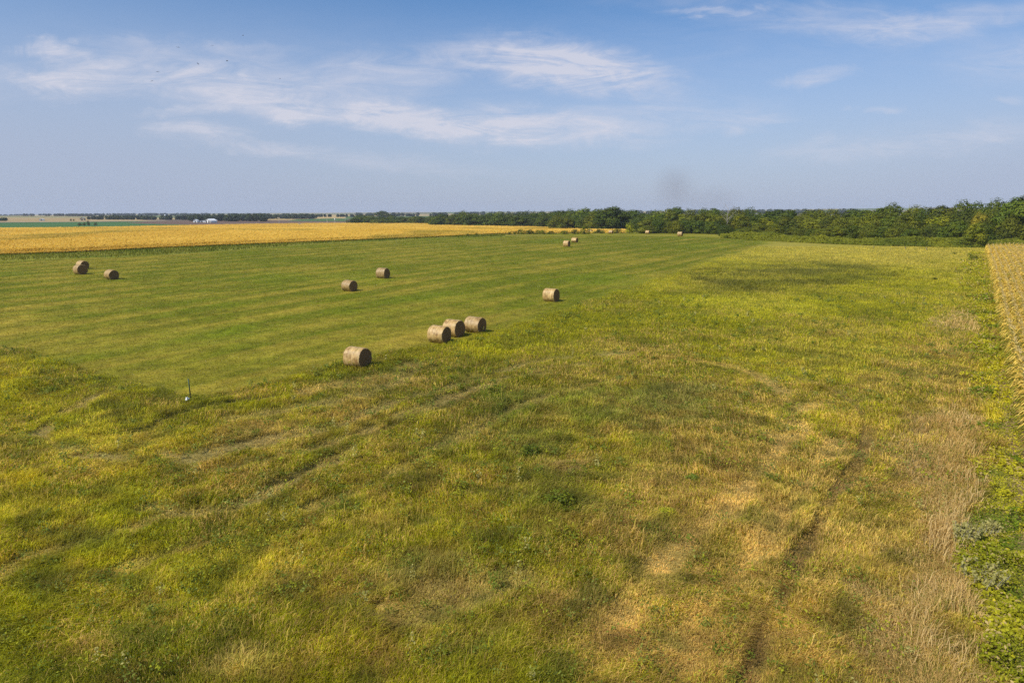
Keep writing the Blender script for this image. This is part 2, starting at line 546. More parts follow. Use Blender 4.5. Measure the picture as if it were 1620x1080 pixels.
def mat_leaf(name, trans=.35, rough=.6, spec=.25, objcol=False):
    m = bpy.data.materials.new(name)
    m.use_nodes = True
    nt = m.node_tree
    N, L = nt.nodes, nt.links
    b = N['Principled BSDF']
    b.inputs['Roughness'].default_value = rough
    b.inputs['Specular IOR Level'].default_value = spec
    a = N.new('ShaderNodeAttribute'); a.attribute_name = 'Col'
    src = a.outputs['Color']
    if objcol:
        oi = N.new('ShaderNodeObjectInfo')
        mx = N.new('ShaderNodeMix'); mx.data_type = 'RGBA'; mx.blend_type = 'MULTIPLY'; mx.inputs[0].default_value = 1
        L.new(src, mx.inputs[6]); L.new(oi.outputs['Color'], mx.inputs[7])
        src = mx.outputs[2]
    L.new(src, b.inputs['Base Color'])
    t = N.new('ShaderNodeBsdfTranslucent')
    mt = N.new('ShaderNodeMix'); mt.data_type = 'RGBA'; mt.blend_type = 'MULTIPLY'; mt.inputs[0].default_value = 1
    L.new(src, mt.inputs[6]); mt.inputs[7].default_value = (1.25, 1.15, .6, 1)
    L.new(mt.outputs[2], t.inputs[0])
    ms = N.new('ShaderNodeMixShader'); ms.inputs[0].default_value = trans
    L.new(b.outputs[0], ms.inputs[1]); L.new(t.outputs[0], ms.inputs[2])
    L.new(ms.outputs[0], N['Material Output'].inputs[0])
    return m


M_BLADE = mat_leaf('grass_blade', .40, .6, .08)
M_LEAF = mat_leaf('foliage', .12, .6, .12, objcol=True)
M_CORN = mat_leaf('corn_leaf', .35, .6, .12)


def mat_ground():
    m = bpy.data.materials.new('meadow_soil')
    m.use_nodes = True
    nt = m.node_tree
    N, L = nt.nodes, nt.links
    b = N['Principled BSDF']
    b.inputs['Roughness'].default_value = .95
    b.inputs['Specular IOR Level'].default_value = .1
    a = N.new('ShaderNodeAttribute'); a.attribute_name = 'Col'
    g = N.new('ShaderNodeNewGeometry')
    cur = a.outputs['Color']
    hgt = None
    for sc, lo, hi in ((7.0, .62, 1.38), (1.6, .72, 1.28), (.33, .85, 1.15)):
        n = N.new('ShaderNodeTexNoise')
        n.inputs['Scale'].default_value = sc; n.inputs['Detail'].default_value = 5; n.inputs['Roughness'].default_value = .65
        L.new(g.outputs['Position'], n.inputs['Vector'])
        mr = N.new('ShaderNodeMapRange')
        mr.inputs[1].default_value, mr.inputs[2].default_value, mr.inputs[3].default_value, mr.inputs[4].default_value = .25, .75, lo, hi
        L.new(n.outputs[0], mr.inputs[0])
        vm = N.new('ShaderNodeVectorMath'); vm.operation = 'SCALE'
        L.new(cur, vm.inputs[0]); L.new(mr.outputs[0], vm.inputs['Scale'])
        cur = vm.outputs[0]
        hgt = hgt or n.outputs[0]
    L.new(cur, b.inputs['Base Color'])
    bp = N.new('ShaderNodeBump'); bp.inputs['Strength'].default_value = .6; bp.inputs['Distance'].default_value = .12
    L.new(hgt, bp.inputs['Height']); L.new(bp.outputs[0], b.inputs['Normal'])
    return m


# ------------------------------------------------------------------ ground sheet
def far_field_col(x, y):
    """patchwork of distant fields"""
    c = np.zeros(np.shape(x) + (3,))
    a = .35
    xr, yr = x * math.cos(a) - y * math.sin(a), x * math.sin(a) + y * math.cos(a)
    cell = vnoise(np.floor(xr / 420) * 7.13, np.floor(yr / 520) * 3.71, 1.0, 2)
    pal = np.array([(.30, .22, .10), (.07, .13, .03), (.33, .25, .12), (.12, .15, .05), (.15, .11, .075), (.36, .28, .13), (.09, .13, .04)])
    c = pal[np.clip((cell * 7).astype(int), 0, 6)]
    return c * (.85 + .3 * fbm(x, y, 90, 3)[..., None])


FAR_POLYS = [
    (poly([(-300, 365), (0, 362), (250, 358), (400, 355.5), (400, 352), (280, 351.5), (200, 350.8), (0, 352), (-300, 355)]), (.055, .13, .035)),
    (poly([(-300, 352.4), (0, 351), (140, 351), (250, 349.5), (140, 345), (15, 345), (-300, 348)]), (.34, .24, .11)),
    (poly([(200, 353), (280, 355), (400, 356.5), (560, 352.6), (560, 351), (470, 350.5), (400, 348.4), (330, 349.5), (240, 350.3)]), (.14, .09, .065)),
    (poly([(376, 349), (400, 348.2), (460, 348), (548, 346), (548, 341.5), (500, 341), (450, 342.5)]), (.42, .30, .12)),
    (poly([(455, 349.5), (550, 350), (550, 345.6), (520, 345.5), (470, 347)]), (.06, .12, .035)),
]


def build_ground():
    ys = np.concatenate([np.arange(-60, 8, 4.0), np.arange(8, 14, .5), np.arange(14, 60, .22)])
    far = [ys[-1]]
    st = .24
    while far[-1] < 9200:
        st = max(.24, far[-1] * .0042) if far[-1] < 700 else far[-1] * .008
        far.append(far[-1] + st)
    ys = np.concatenate([ys, far[1:]])
    ts = np.concatenate([np.linspace(-1.5, -.86, 18)[:-1], np.linspace(-.86, .86, 420), np.linspace(.86, 1.5, 18)[1:]])
    T, Y = np.meshgrid(ts, ys)
    X = T * (np.maximum(Y, 0) + 14 + np.maximum(-Y, 0) * .6)
    x, y = X.ravel(), Y.ravel()
    g = regions(x, y)
    mi, dep, tw, tcc = micro(x, y, g)
    z = zb(x, y) + mi
    rn, rn2 = rng.random(len(x)), rng.random(len(x))
    # meadow: thatch and soil between the blades close by, the grass itself farther away
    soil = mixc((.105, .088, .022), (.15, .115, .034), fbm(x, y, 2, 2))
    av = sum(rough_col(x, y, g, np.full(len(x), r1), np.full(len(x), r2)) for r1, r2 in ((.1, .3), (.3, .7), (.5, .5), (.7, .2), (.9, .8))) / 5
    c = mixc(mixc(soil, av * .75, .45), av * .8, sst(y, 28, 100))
    c = mixc(c, tcc * .8, tw * .8)
    c = mixc(c, mixc((.27, .19, .075), (.40, .28, .12), fbm(x, y, 2, 5)), g['dry'] * .9)
    c = mixc(c, (.045, .055, .015), g['dark'] * .5 * np.clip(fbm(x, y, 6, 2) * 1.6, 0, 1))
    c = mixc(c, hay_col(x, y, rn * .5 + .25, rn2), g['hay'])
    strip = mixc((.13, .165, .014), (.26, .24, .04), fbm(x, y, 8, 3))
    c = mixc(c, strip, g['strip'])
    c = mixc(c, (.13, .14, .018), g['margin'] * .8)
    gap = sst(np.abs(g['q'] + .35), .65, .25) * (y < 152)
    c = mixc(c, (.27, .19, .09), gap)
    c = mixc(c, (.26, .18, .08), np.clip(g['corn'] + g['gold'], 0, 1))
    beyond = np.clip(sst(y, 300, 420) * (1 - g['gold']) * (1 - g['hay']), 0, 1)
    c = mixc(c, far_field_col(x, y), beyond)
    sel = y > 280
    for P, cc in FAR_POLYS:
        m = np.zeros(len(x))
        m[sel] = inside(P, x[sel], y[sel])
        c = mixc(c, np.array(cc), m)
    ny, nx = T.shape
    idx = np.arange(ny * nx).reshape(ny, nx)
    q = np.stack([idx[:-1, :-1], idx[:-1, 1:], idx[1:, 1:], idx[1:, :-1]], -1).reshape(-1, 4)
    me = mesh_np('ground', np.stack([x, y, z], 1), q, None, c, smooth=True)
    o = link('ground', me, mat_ground())
    tag(o, 'rolling farmland ground under meadow, hay field and crops', 'ground', kind='structure')


build_ground()


# ------------------------------------------------------------------ grass and weeds (stuff)
def scatter(n, y0, y1, p, spread=.82, pad=4):
    """points over the ground, thinner with distance"""
    yy = np.linspace(y0, y1, 4000)
    w = yy ** (-p) * (spread * 2 * yy + 2 * pad)
    cdf = np.cumsum(w); cdf /= cdf[-1]
    y = np.interp(rng.random(n), cdf, yy) + rng.random(n) * (y1 - y0) / 4000
    x = (rng.random(n) * 2 - 1) * (spread * y + pad)
    return x, y


def blade_mesh(name, x, y, z, h, w, az, lean, col, label, cat):
    n = len(x)
    fa = az + np.pi / 2 + (rng.random(n) - .5) * 2.4
    sx, sy = np.cos(fa) * w, np.sin(fa) * w
    lx, ly = np.cos(az) * h, np.sin(az) * h
    V = np.zeros((n, 5, 3))
    V[:, 0] = np.stack([x - sx, y - sy, z - .03], 1)
    V[:, 1] = np.stack([x + sx, y + sy, z - .03], 1)
    mz = h * .58 * (1 - .25 * lean)
    V[:, 2] = np.stack([x + lx * lean * .3 + sx * .8, y + ly * lean * .3 + sy * .8, z + mz], 1)
    V[:, 3] = np.stack([x + lx * lean * .3 - sx * .8, y + ly * lean * .3 - sy * .8, z + mz], 1)
    V[:, 4] = np.stack([x + lx * lean * .95, y + ly * lean * .95, z + h * np.maximum(1 - .75 * lean, .12)], 1)
    b = np.arange(n) * 5
    Q = np.stack([b, b + 1, b + 2, b + 3], 1)
    T = np.stack([b + 3, b + 2, b + 4], 1)
    C = np.repeat(col, 5, axis=0)
    me = mesh_np(name, V.reshape(-1, 3), Q, T, C)
    o = link(name, me, M_BLADE)
    return tag(o, label, cat, kind='stuff')


def build_grass():
    x, y = scatter(1500000, 11.5, 178, 2.1)
    g = regions(x, y)
    keep = (g['hay'] < .5) & (g['corn'] < .5) & (g['gold'] < .5) & (g['strip'] < .6) & (g['dry'] < rng.random(len(x))) & (g['margin'] < .3 + .7 * rng.random(len(x)) + sst(y, 45, 90) * .4)
    keep &= ~((y > 150) & (x / y > .1) & (y > 185))
    x, y = x[keep], y[keep]
    g = {k: v[keep] for k, v in g.items()}
    n = len(x)
    mi, dep, tw, tcc = micro(x, y, g)
    rn, rn2 = rng.random(n), rng.random(n)
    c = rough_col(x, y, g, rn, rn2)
    c = mixc(c, tcc, np.clip(tw * 1.1, 0, .95) * (rn2 < .92))
    dk = g['dark'] * np.clip(fbm(x, y, 5, 2) * 1.7, 0, 1)
    c = mixc(c, mixc((.05, .068, .013), (.105, .10, .025), rn), np.clip(dk * .8, 0, 1))
    c *= (1 + (rng.random(n) - .5) * (.86 - .4 * sst(y, 40, 90)))[:, None]
    soft_edge = soft(HAY, x, y, 3.2, 4, 1)
    h = (.15 + .18 * fbm(x, y, 2.2, 3) + .15 * rng.random(n)) * (1 - .55 * soft_edge) * (1 - .72 * np.clip(tw * 1.2, 0, 1))
    h *= 1 + .9 * (rng.random(n) < .02) * (tw < .2)
    h += dk * .25 + patches(x, y, c)[1]
    tus = np.clip((fbm(x, y, 1.4, 7) - .56) * 5, 0, 1) * sst(y, 80, 45) * (tw < .2)
    h *= 1 + .5 * tus + 1.3 * np.clip(g['margin'], 0, 1) * (.3 + fbm(x, y, 1.7, 2))
    c = mixc(c, RED * .8, np.clip((fbm(x, y, 1.1, 4, 2) - .62) * 4, 0, 1) * .32 * sst(y, 75, 40))
    c = mixc(c, np.array((.07, .085, .012)), np.clip((fbm(x, y, 1.5, 1, 3) - .62) * 4, 0, 1) * .5)
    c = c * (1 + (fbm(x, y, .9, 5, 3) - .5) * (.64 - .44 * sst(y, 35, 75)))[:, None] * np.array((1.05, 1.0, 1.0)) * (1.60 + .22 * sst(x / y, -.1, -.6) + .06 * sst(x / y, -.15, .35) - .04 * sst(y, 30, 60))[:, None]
    lod = fbm(x, y, 4.5, 2, 3)
    lean = np.clip(.35 + .45 * rng.random(n) + 1.1 * np.clip(lod - .6, 0, 1) * 1.6, 0, 1)
    lean = np.where(tw > .3, np.maximum(lean, .85), lean)
    az = .85 + (fbm(x, y, 7, 5, 2) - .5) * 3.2 + (rng.random(n) - .5) * np.where(rng.random(n) < .6, 6.2, 2.2 * (1 - lean * .6))
    w = .0070 * (np.maximum(y, 14) / 14) ** .62 * (.7 + .6 * rng.random(n))
    blade_mesh('tall_grass', x, y, zb(x, y) + mi, h, w, az, lean, c,
               'rough unmown meadow grass, olive green mixed with straw, crossed by wheel tracks', 'grass')

    # stubble regrowth of the mown hay field
    x, y = scatter(420000, 36, 255, 2.0)
    g = regions(x, y)
    keep = g['hay'] > .5
    x, y = x[keep], y[keep]
    n = len(x)
    rn, rn2 = rng.random(n), rng.random(n)
    c = hay_col(x, y, rn, rn2) * (.80 + .6 * rng.random(n))[:, None]
    c = np.where((rng.random(n) < .05 + .10 * (fbm(x, y, 1.6, 4) > .62))[:, None], np.array((.50, .40, .17)), c)
    h = (.06 + .07 * rng.random(n)) * (1 + np.maximum(y - 60, 0) / 260)
    w = .011 * (y / 40) ** .9
    blade_mesh('mown_grass', x, y, zb(x, y), h, w, .6 + (rng.random(n) - .5) * 5, rng.random(n) * .7, c,
               'short mown grass of the hay field in alternating green and tan swaths', 'grass')

    # dry bleached grass along the right
    x, y = scatter(700000, 11.5, 120, 2.1)
    keep = x / y > .45
    x, y = x[keep], y[keep]
    g = regions(x, y)
    keep = (g['dry'] > rng.random(len(x)) * .9) & (g['corn'] < .5) & (g['margin'] < .6)
    x, y = x[keep], y[keep]
    g = {k: v[keep] for k, v in g.items()}
    n = len(x)
    mi, *_ = micro(x, y, g)
    rn, rn2 = rng.random(n), rng.random(n)
    c = mixc((.66, .48, .18), (.48, .32, .095), np.clip(fbm(x, y, 2.2, 4) * 1.3 - .2 + .3 * (rn - .5), 0, 1))
    c = np.where((rn2 < .22 * fbm(x, y, 3, 6) * 1.6)[:, None], np.array((.22, .22, .03)), c)
    c *= (.7 + .6 * rng.random(n))[:, None]
    # long stems lie over toward the corn along the strip's right side
    edge = np.clip((x / y - .62) * 12, 0, 1) * np.clip(fbm(x, y, 3.5, 1) * 1.8 - .3, 0, 1)
    h = .22 + .2 * rng.random(n) + .55 * edge
    lean = np.clip(.45 + .4 * rng.random(n) + .3 * edge, 0, .95)
    az = .9 + (rng.random(n) - .5) * (6.0 - 4.6 * edge)
    w = .0065 * (np.maximum(y, 14) / 14) ** .8 * (.7 + .6 * rng.random(n))
    # long bleached stems lying over the right border of the strip
    near_m = soft(MARGIN, x + 1.5, y, .8, 2, 1) * np.clip(fbm(x, y, 2.6, 6) * 2.6 - .85, 0, 1)
    lg = rng.random(n) < near_m * .15
    h = np.where(lg, .75 + .45 * rng.random(n), h)
    lean = np.where(lg, .62 + .32 * rng.random(n), lean)
    az = np.where(lg, .72 + rng.normal(size=n) * .45, az)
    c = np.where(lg[:, None], mixc((.68, .50, .22), (.50, .35, .14), rng.random(n)), c)
    w = np.where(lg, w * 1.15, w)
    blade_mesh('dry_grass', x, y, zb(x, y) + mi, h, w, az, lean, c,
               'dry bleached tan grass leaning over in a strip beside the green weedy margin', 'grass')

    # tall grass strip between the hay field and the golden crop
    x, y = scatter(260000, 90, 270, 1.2)
    g = regions(x, y)
    keep = (g['strip'] > .5) & (g['hay'] < .5) & (x / y < .05)
    x, y = x[keep], y[keep]
    n = len(x)
    rn = rng.random(n)
    c = mixc((.10, .135, .012), (.27, .25, .035), np.clip(fbm(x, y, 6, 3) + .5 * (rn - .5), 0, 1)) * (.7 + .6 * rng.random(n))[:, None]
    blade_mesh('verge_grass', x, y, zb(x, y), .35 + .4 * rng.random(n), .03 * (y / 100), rng.random(n) * 6.28, rng.random(n) * .6, c,
               'strip of taller yellow green grass between hay field and golden crop', 'grass')


build_grass()


def leaf_quads(P, Nrm, size, col, jitter=.8, aspect=1.5):
    """one leaf-shaped quad per point, facing roughly along Nrm"""
    n = len(P)
    d = Nrm + (rng.random((n, 3)) - .5) * 2 * jitter
    d /= np.linalg.norm(d, axis=1)[:, None] + 1e-9
    a = np.cross(d, rng.random((n, 3)) - .5 + 1e-3)
    a /= np.linalg.norm(a, axis=1)[:, None] + 1e-9
    b = np.cross(d, a)
    s = np.asarray(size)[:, None] * .5
    V = np.stack([P - a * s * aspect, P - b * s * .8 + a * s * .1, P + a * s * aspect, P + b * s * .8 + a * s * .1], 1)
    V += (d * s * .25)[:, None, :] * np.array([0, 1, 0, 1])[None, :, None]
    Q = np.arange(n * 4).reshape(n, 4)
    return V.reshape(-1, 3), Q, np.repeat(col, 4, axis=0)


def build_weeds():
    # scattered forbs: clumps of small leaves and pale upright stems among the grass
    x0, y0 = scatter(2600, 12, 85, 1.6)
    g = regions(x0, y0)
    k = (g['hay'] < .3) & (g['corn'] < .5) & (g['margin'] < .5) & (fbm(x0, y0, 9, 5) > .38)
    x0, y0 = x0[k], y0[k]
    m = 26
    n0 = len(x0)
    kind = rng.random(n0)
    rad = .10 + .26 * rng.random(n0) ** 2
    tall = .22 + .42 * rng.random(n0)
    tall = np.where(kind > .95, tall + .25, tall)
    rad = np.where(kind > .95, .06, rad)
    x = np.repeat(x0, m) + rng.normal(size=n0 * m) * np.repeat(rad, m)
    y = np.repeat(y0, m) + rng.normal(size=n0 * m) * np.repeat(rad, m)
    z = zb(x, y) + np.repeat(tall, m) * (.35 + .65 * rng.random(n0 * m))
    base = np.where((kind > .95)[:, None], np.array((.40, .36, .11)), np.where((kind > .5)[:, None], np.array((.15, .19, .02)), np.where((kind > .25)[:, None], np.array((.30, .31, .02)), np.array((.20, .23, .04)))))
    c = np.repeat(base, m, axis=0) * (.65 + .7 * rng.random(n0 * m))[:, None]
    size = (.03 + .04 * rng.random(n0 * m)) * (np.maximum(y, 15) / 15) ** .5
    V, Q, C = leaf_quads(np.stack([x, y, z], 1), np.tile([0, -.3, 1.0], (n0 * m, 1)), size, c, 1.0)
    o = link('meadow_weeds', mesh_np('meadow_weeds', V, Q, None, C), M_CORN)
    tag(o, 'small leafy weeds and pale upright forbs scattered through the rough meadow', 'weeds', kind='stuff')


build_weeds()


def build_margin():
    # leafy weeds and yellow-green feathery plants between dry grass and corn
    x, y = scatter(1500000, 11.5, 155, 1.9)
    keep = x / y > .58
    x, y = x[keep], y[keep]
    g = regions(x, y)
    keep = (g['margin'] * (.45 + .8 * fbm(x, y, 1.6, 0)) > .15 + .55 * rng.random(len(x))) & (g['q'] < -.2)
    x, y = x[keep], y[keep]
    n = len(x)
    rn = rng.random(n)
    cl = fbm(x, y, 2.4, 3)
    k2 = fbm(x, y, 1.5, 6)
    hmax = (.25 + .6 * cl) * (.6 + .4 * k2)
    z = zb(x, y) + hmax * (1 - rng.random(n) ** 2 * .8)
    c = mixc((.20, .23, .012), (.46, .42, .020), np.clip(fbm(x, y, 3.5, 1) * 1.2 - .1 + .4 * (rn - .5), 0, 1))
    c = np.where((fbm(x, y, 2.8, 5) > .66)[:, None], mixc((.52, .46, .02), (.40, .38, .015), rn), c)
    c = np.where((fbm(x, y, 2.2, 7) > .72)[:, None], mixc((.15, .21, .014), (.20, .26, .015), rn), c)
    c = np.where((rng.random(n) < .16 * (.4 + fbm(x, y, 2, 2)))[:, None], np.array((.48, .36, .14)), c)
    c = np.where((rng.random(n) < .012)[:, None], np.array((.62, .50, .03)), c)
    size = np.where(fbm(x, y, 1.3, 4) > .5, 1.0, .55) * (.04 + .055 * rng.random(n)) * (np.maximum(y, 15) / 15) ** .6
    V, Q, C = leaf_quads(np.stack([x, y, z], 1), np.tile([.1, -.3, 1.0], (n, 1)), size, c * (.75 + .5 * rng.random(n))[:, None], .9)
    o = link('margin_weeds', mesh_np('margin_weeds', V, Q, None, C), M_CORN)
    tag(o, 'bright green leafy weeds with yellow flowers along the edge of the corn', 'weeds', kind='stuff')


build_margin()


# ------------------------------------------------------------------ corn
def ribbon_leaves(base, az, length, width, rise, col):
    """arching corn leaves: 3 quads each"""
    n = len(az)
    ts = np.array([0, .33, .68, 1.0])
    prof = np.array([.6, 1.0, .75, .06])
    dx, dy = np.cos(az), np.sin(az)
    V = np.zeros((n, 8, 3))
    for i, t in enumerate(ts):
        r = length * t * .85
        h = length * (rise * t - (rise * .75 + .45) * t * t)
        cx, cy, cz = base[:, 0] + dx * r, base[:, 1] + dy * r, base[:, 2] + h
        w = width * prof[i] * .5
        V[:, 2 * i] = np.stack([cx - dy * w, cy + dx * w, cz], 1)
        V[:, 2 * i + 1] = np.stack([cx + dy * w, cy - dx * w, cz], 1)
    b = np.arange(n) * 8
    Q = np.concatenate([np.stack([b + 2 * i, b + 2 * i + 1, b + 2 * i + 3, b + 2 * i + 2], 1) for i in range(3)])
    return V.reshape(-1, 3), Q, np.repeat(col, 8, axis=0)


def join(parts):
    V, Q, C, o = [], [], [], 0
    for v, q, c in parts:
        V.append(v); Q.append(q + o); C.append(c); o += len(v)
    return np.concatenate(V), np.concatenate(Q), np.concatenate(C)


def build_corn():
    pts = []
    for k in range(40):
        s = np.arange(-6, 190, .31)
        s = s + (rng.random(len(s)) - .5) * .12
        q = .15 + k * .76 + (rng.random(len(s)) - .5) * .1
        P = E0[None] + s[:, None] * EDIR[None] + np.asarray(q)[:, None] * EN[None]
        m = (P[:, 1] < 151) & (P[:, 0] / P[:, 1] < .86)
        pts.append(P[m])
    P = np.concatenate(pts)
    n = len(P)
    z = zb(P[:, 0], P[:, 1])
    H = 1.85 + .65 * rng.random(n) + .4 * (fbm(P[:, 0], P[:, 1], 3, 4) - .5)
    parts = []
    hue = fbm(P[:, 0], P[:, 1], 5, 2)
    for j in range(11):
        f = .14 + .8 * (j + rng.random(n) * .8) / 11
        base = np.stack([P[:, 0], P[:, 1], z + H * f], 1)
        az = rng.random(n) * 1.6 - .8 + (0 if j % 2 else math.pi) + math.atan2(EN[1], EN[0])
        length = (.75 - .35 * abs(f - .5)) * (.8 + .4 * rng.random(n))
        dry = rng.random(n) < (.16 + .74 * f + .3 * (hue - .5))
        r = rng.random(n)
        c = np.where(dry[:, None], mixc((.95, .71, .16), (.62, .42, .06), r), mixc((.15, .18, .015), (.32, .30, .025), r))
        parts.append(ribbon_leaves(base, az, length, (.10 + .05 * rng.random(n)) * np.maximum(P[:, 1] / 60, 1) ** .4, .9 + .5 * rng.random(n), c))
    # stalks and tassels as narrow upright ribbons
    for ang in (0.4, 1.9):
        sx, sy = math.cos(ang) * .016, math.sin(ang) * .016
        V = np.zeros((n, 4, 3))
        for i, (sg, zz) in enumerate(((-1, 0), (1, 0), (1, 1), (-1, 1))):
            V[:, i] = np.stack([P[:, 0] + sg * sx, P[:, 1] + sg * sy, z + H * zz], 1)
        parts.append((V.reshape(-1, 3), np.arange(n * 4).reshape(n, 4), np.repeat(np.tile([.45, .36, .12], (n, 1)), 4, axis=0)))
    for j in range(4):
        az = rng.random(n) * 6.28
        parts.append(ribbon_leaves(np.stack([P[:, 0], P[:, 1], z + H - .05], 1), az, .26 + .1 * rng.random(n), np.full(n, .022), 1.7 + .6 * rng.random(n), np.tile([.66, .52, .24], (n, 1))))
    V, Q, C = join(parts)
    o = link('corn_crop', mesh_np('corn_crop', V, Q, None, C), M_CORN)
    tag(o, 'rows of ripening yellow corn at the edge of the green weedy margin', 'corn field', kind='stuff')


build_corn()


def build_golden_crop():
    parts = []
    # scattered leaf clumps through the canopy of the far corn field; denser toward the near edge
    n = 900000
    y = rng.random(n) ** 1.5 * 560 + 120
    x = (rng.random(n) * 1.15 - .98) * y
    m = inside(GOLD, x, y)
    x, y = x[m], y[m]
    # the first rows at the near edge, standing thick
    k = 130000
    t = rng.random(k) * 5.999
    i = t.astype(int)
    Pe = GOLD[i] * (1 - (t - i)[:, None]) + GOLD[i + 1] * (t - i)[:, None]
    Pe = Pe + rng.random(k)[:, None] * 2.6 * ROW[None] * np.array([[-.3, 1.3]])
    m = inside(GOLD, Pe[:, 0], Pe[:, 1])
    x, y = np.concatenate([x, Pe[m, 0]]), np.concatenate([y, Pe[m, 1]])
    n = len(x)
    q = x * ROW[1] - y * ROW[0]
    row = .5 + .5 * np.sin(q * 2 * np.pi / 3.05)
    hh = 1.3 + .2 * (fbm(x, y, 14, 2) - .5) + .12 * row
    near = np.minimum(seg_dist(GOLD[:8], x, y), 60)
    hh = (hh - .25) * (.30 + .70 * sst(near, -.3, 3.2))
    low = rng.random(n) < np.where(near < 2.2, .58, .06)
    z = zb(x, y) + np.where(low, rng.random(n) * hh, hh * (.82 + .22 * rng.random(n)))
    t = np.clip(.45 + .9 * (fbm(x, y * .35, 22, 4) - .5) + .2 * (rng.random(n) - .5) + .3 * (vnoise(q, q * 0, .22, 3) - .5), 0, 1)
    c = mixc((.56, .35, .042), (.72, .49, .085), t)
    gr = low & (near < 3) & (rng.random(n) < .15 + .5 * fbm(x, y, 7, 1))
    c = np.where(gr[:, None], np.array((.28, .26, .022)), c)
    grp = np.clip((fbm(x, y * .5, 40, 6) - .66) * 5, 0, 1)
    c = mixc(c, (.30, .23, .03), grp * .7)
    size = .36 + .3 * rng.random(n)
    size *= np.clip(y / 240, .6, 1.8)
    parts.append(leaf_quads(np.stack([x, y, z], 1), np.tile([-.15, -.45, .9], (n, 1)), size, c * (.91 + .18 * rng.random(n))[:, None], .6, 1.7))
    # closed canopy of lower leaves under the top ones
    gx, gy = np.meshgrid(np.arange(-620, 90, 3.0), np.arange(120, 690, 3.0))
    ok = inside(GOLD, gx, gy) & (seg_dist(np.concatenate([GOLD, GOLD[:1]]), gx, gy) > 2.4)
    full = ok[:-1, :-1] & ok[1:, :-1] & ok[:-1, 1:] & ok[1:, 1:]
    idx = np.arange(gx.size).reshape(gx.shape)
    gq = np.stack([idx[:-1, :-1], idx[:-1, 1:], idx[1:, 1:], idx[1:, :-1]], -1)[full]
    used = np.unique(gq)
    mp = np.zeros(gx.size, int); mp[used] = np.arange(len(used))
    fx, fy = gx.ravel()[used], gy.ravel()[used]
    gz = zb(fx, fy) + .55 + .25 * rng.random(len(used))
    gc = mixc((.42, .25, .025), (.56, .36, .05), fbm(fx, fy * .4, 18, 4)) * (.8 + .4 * rng.random(len(used)))[:, None]
    parts.append((np.stack([fx, fy, gz], 1), mp[gq], gc))
    V, Q, C = join(parts)
    o = link('golden_crop', mesh_np('golden_crop', V, Q, None, C), M_CORN)
    tag(o, 'wide field of golden ripe crop beyond the mown hay field', 'crop field', kind='stuff')


build_golden_crop()


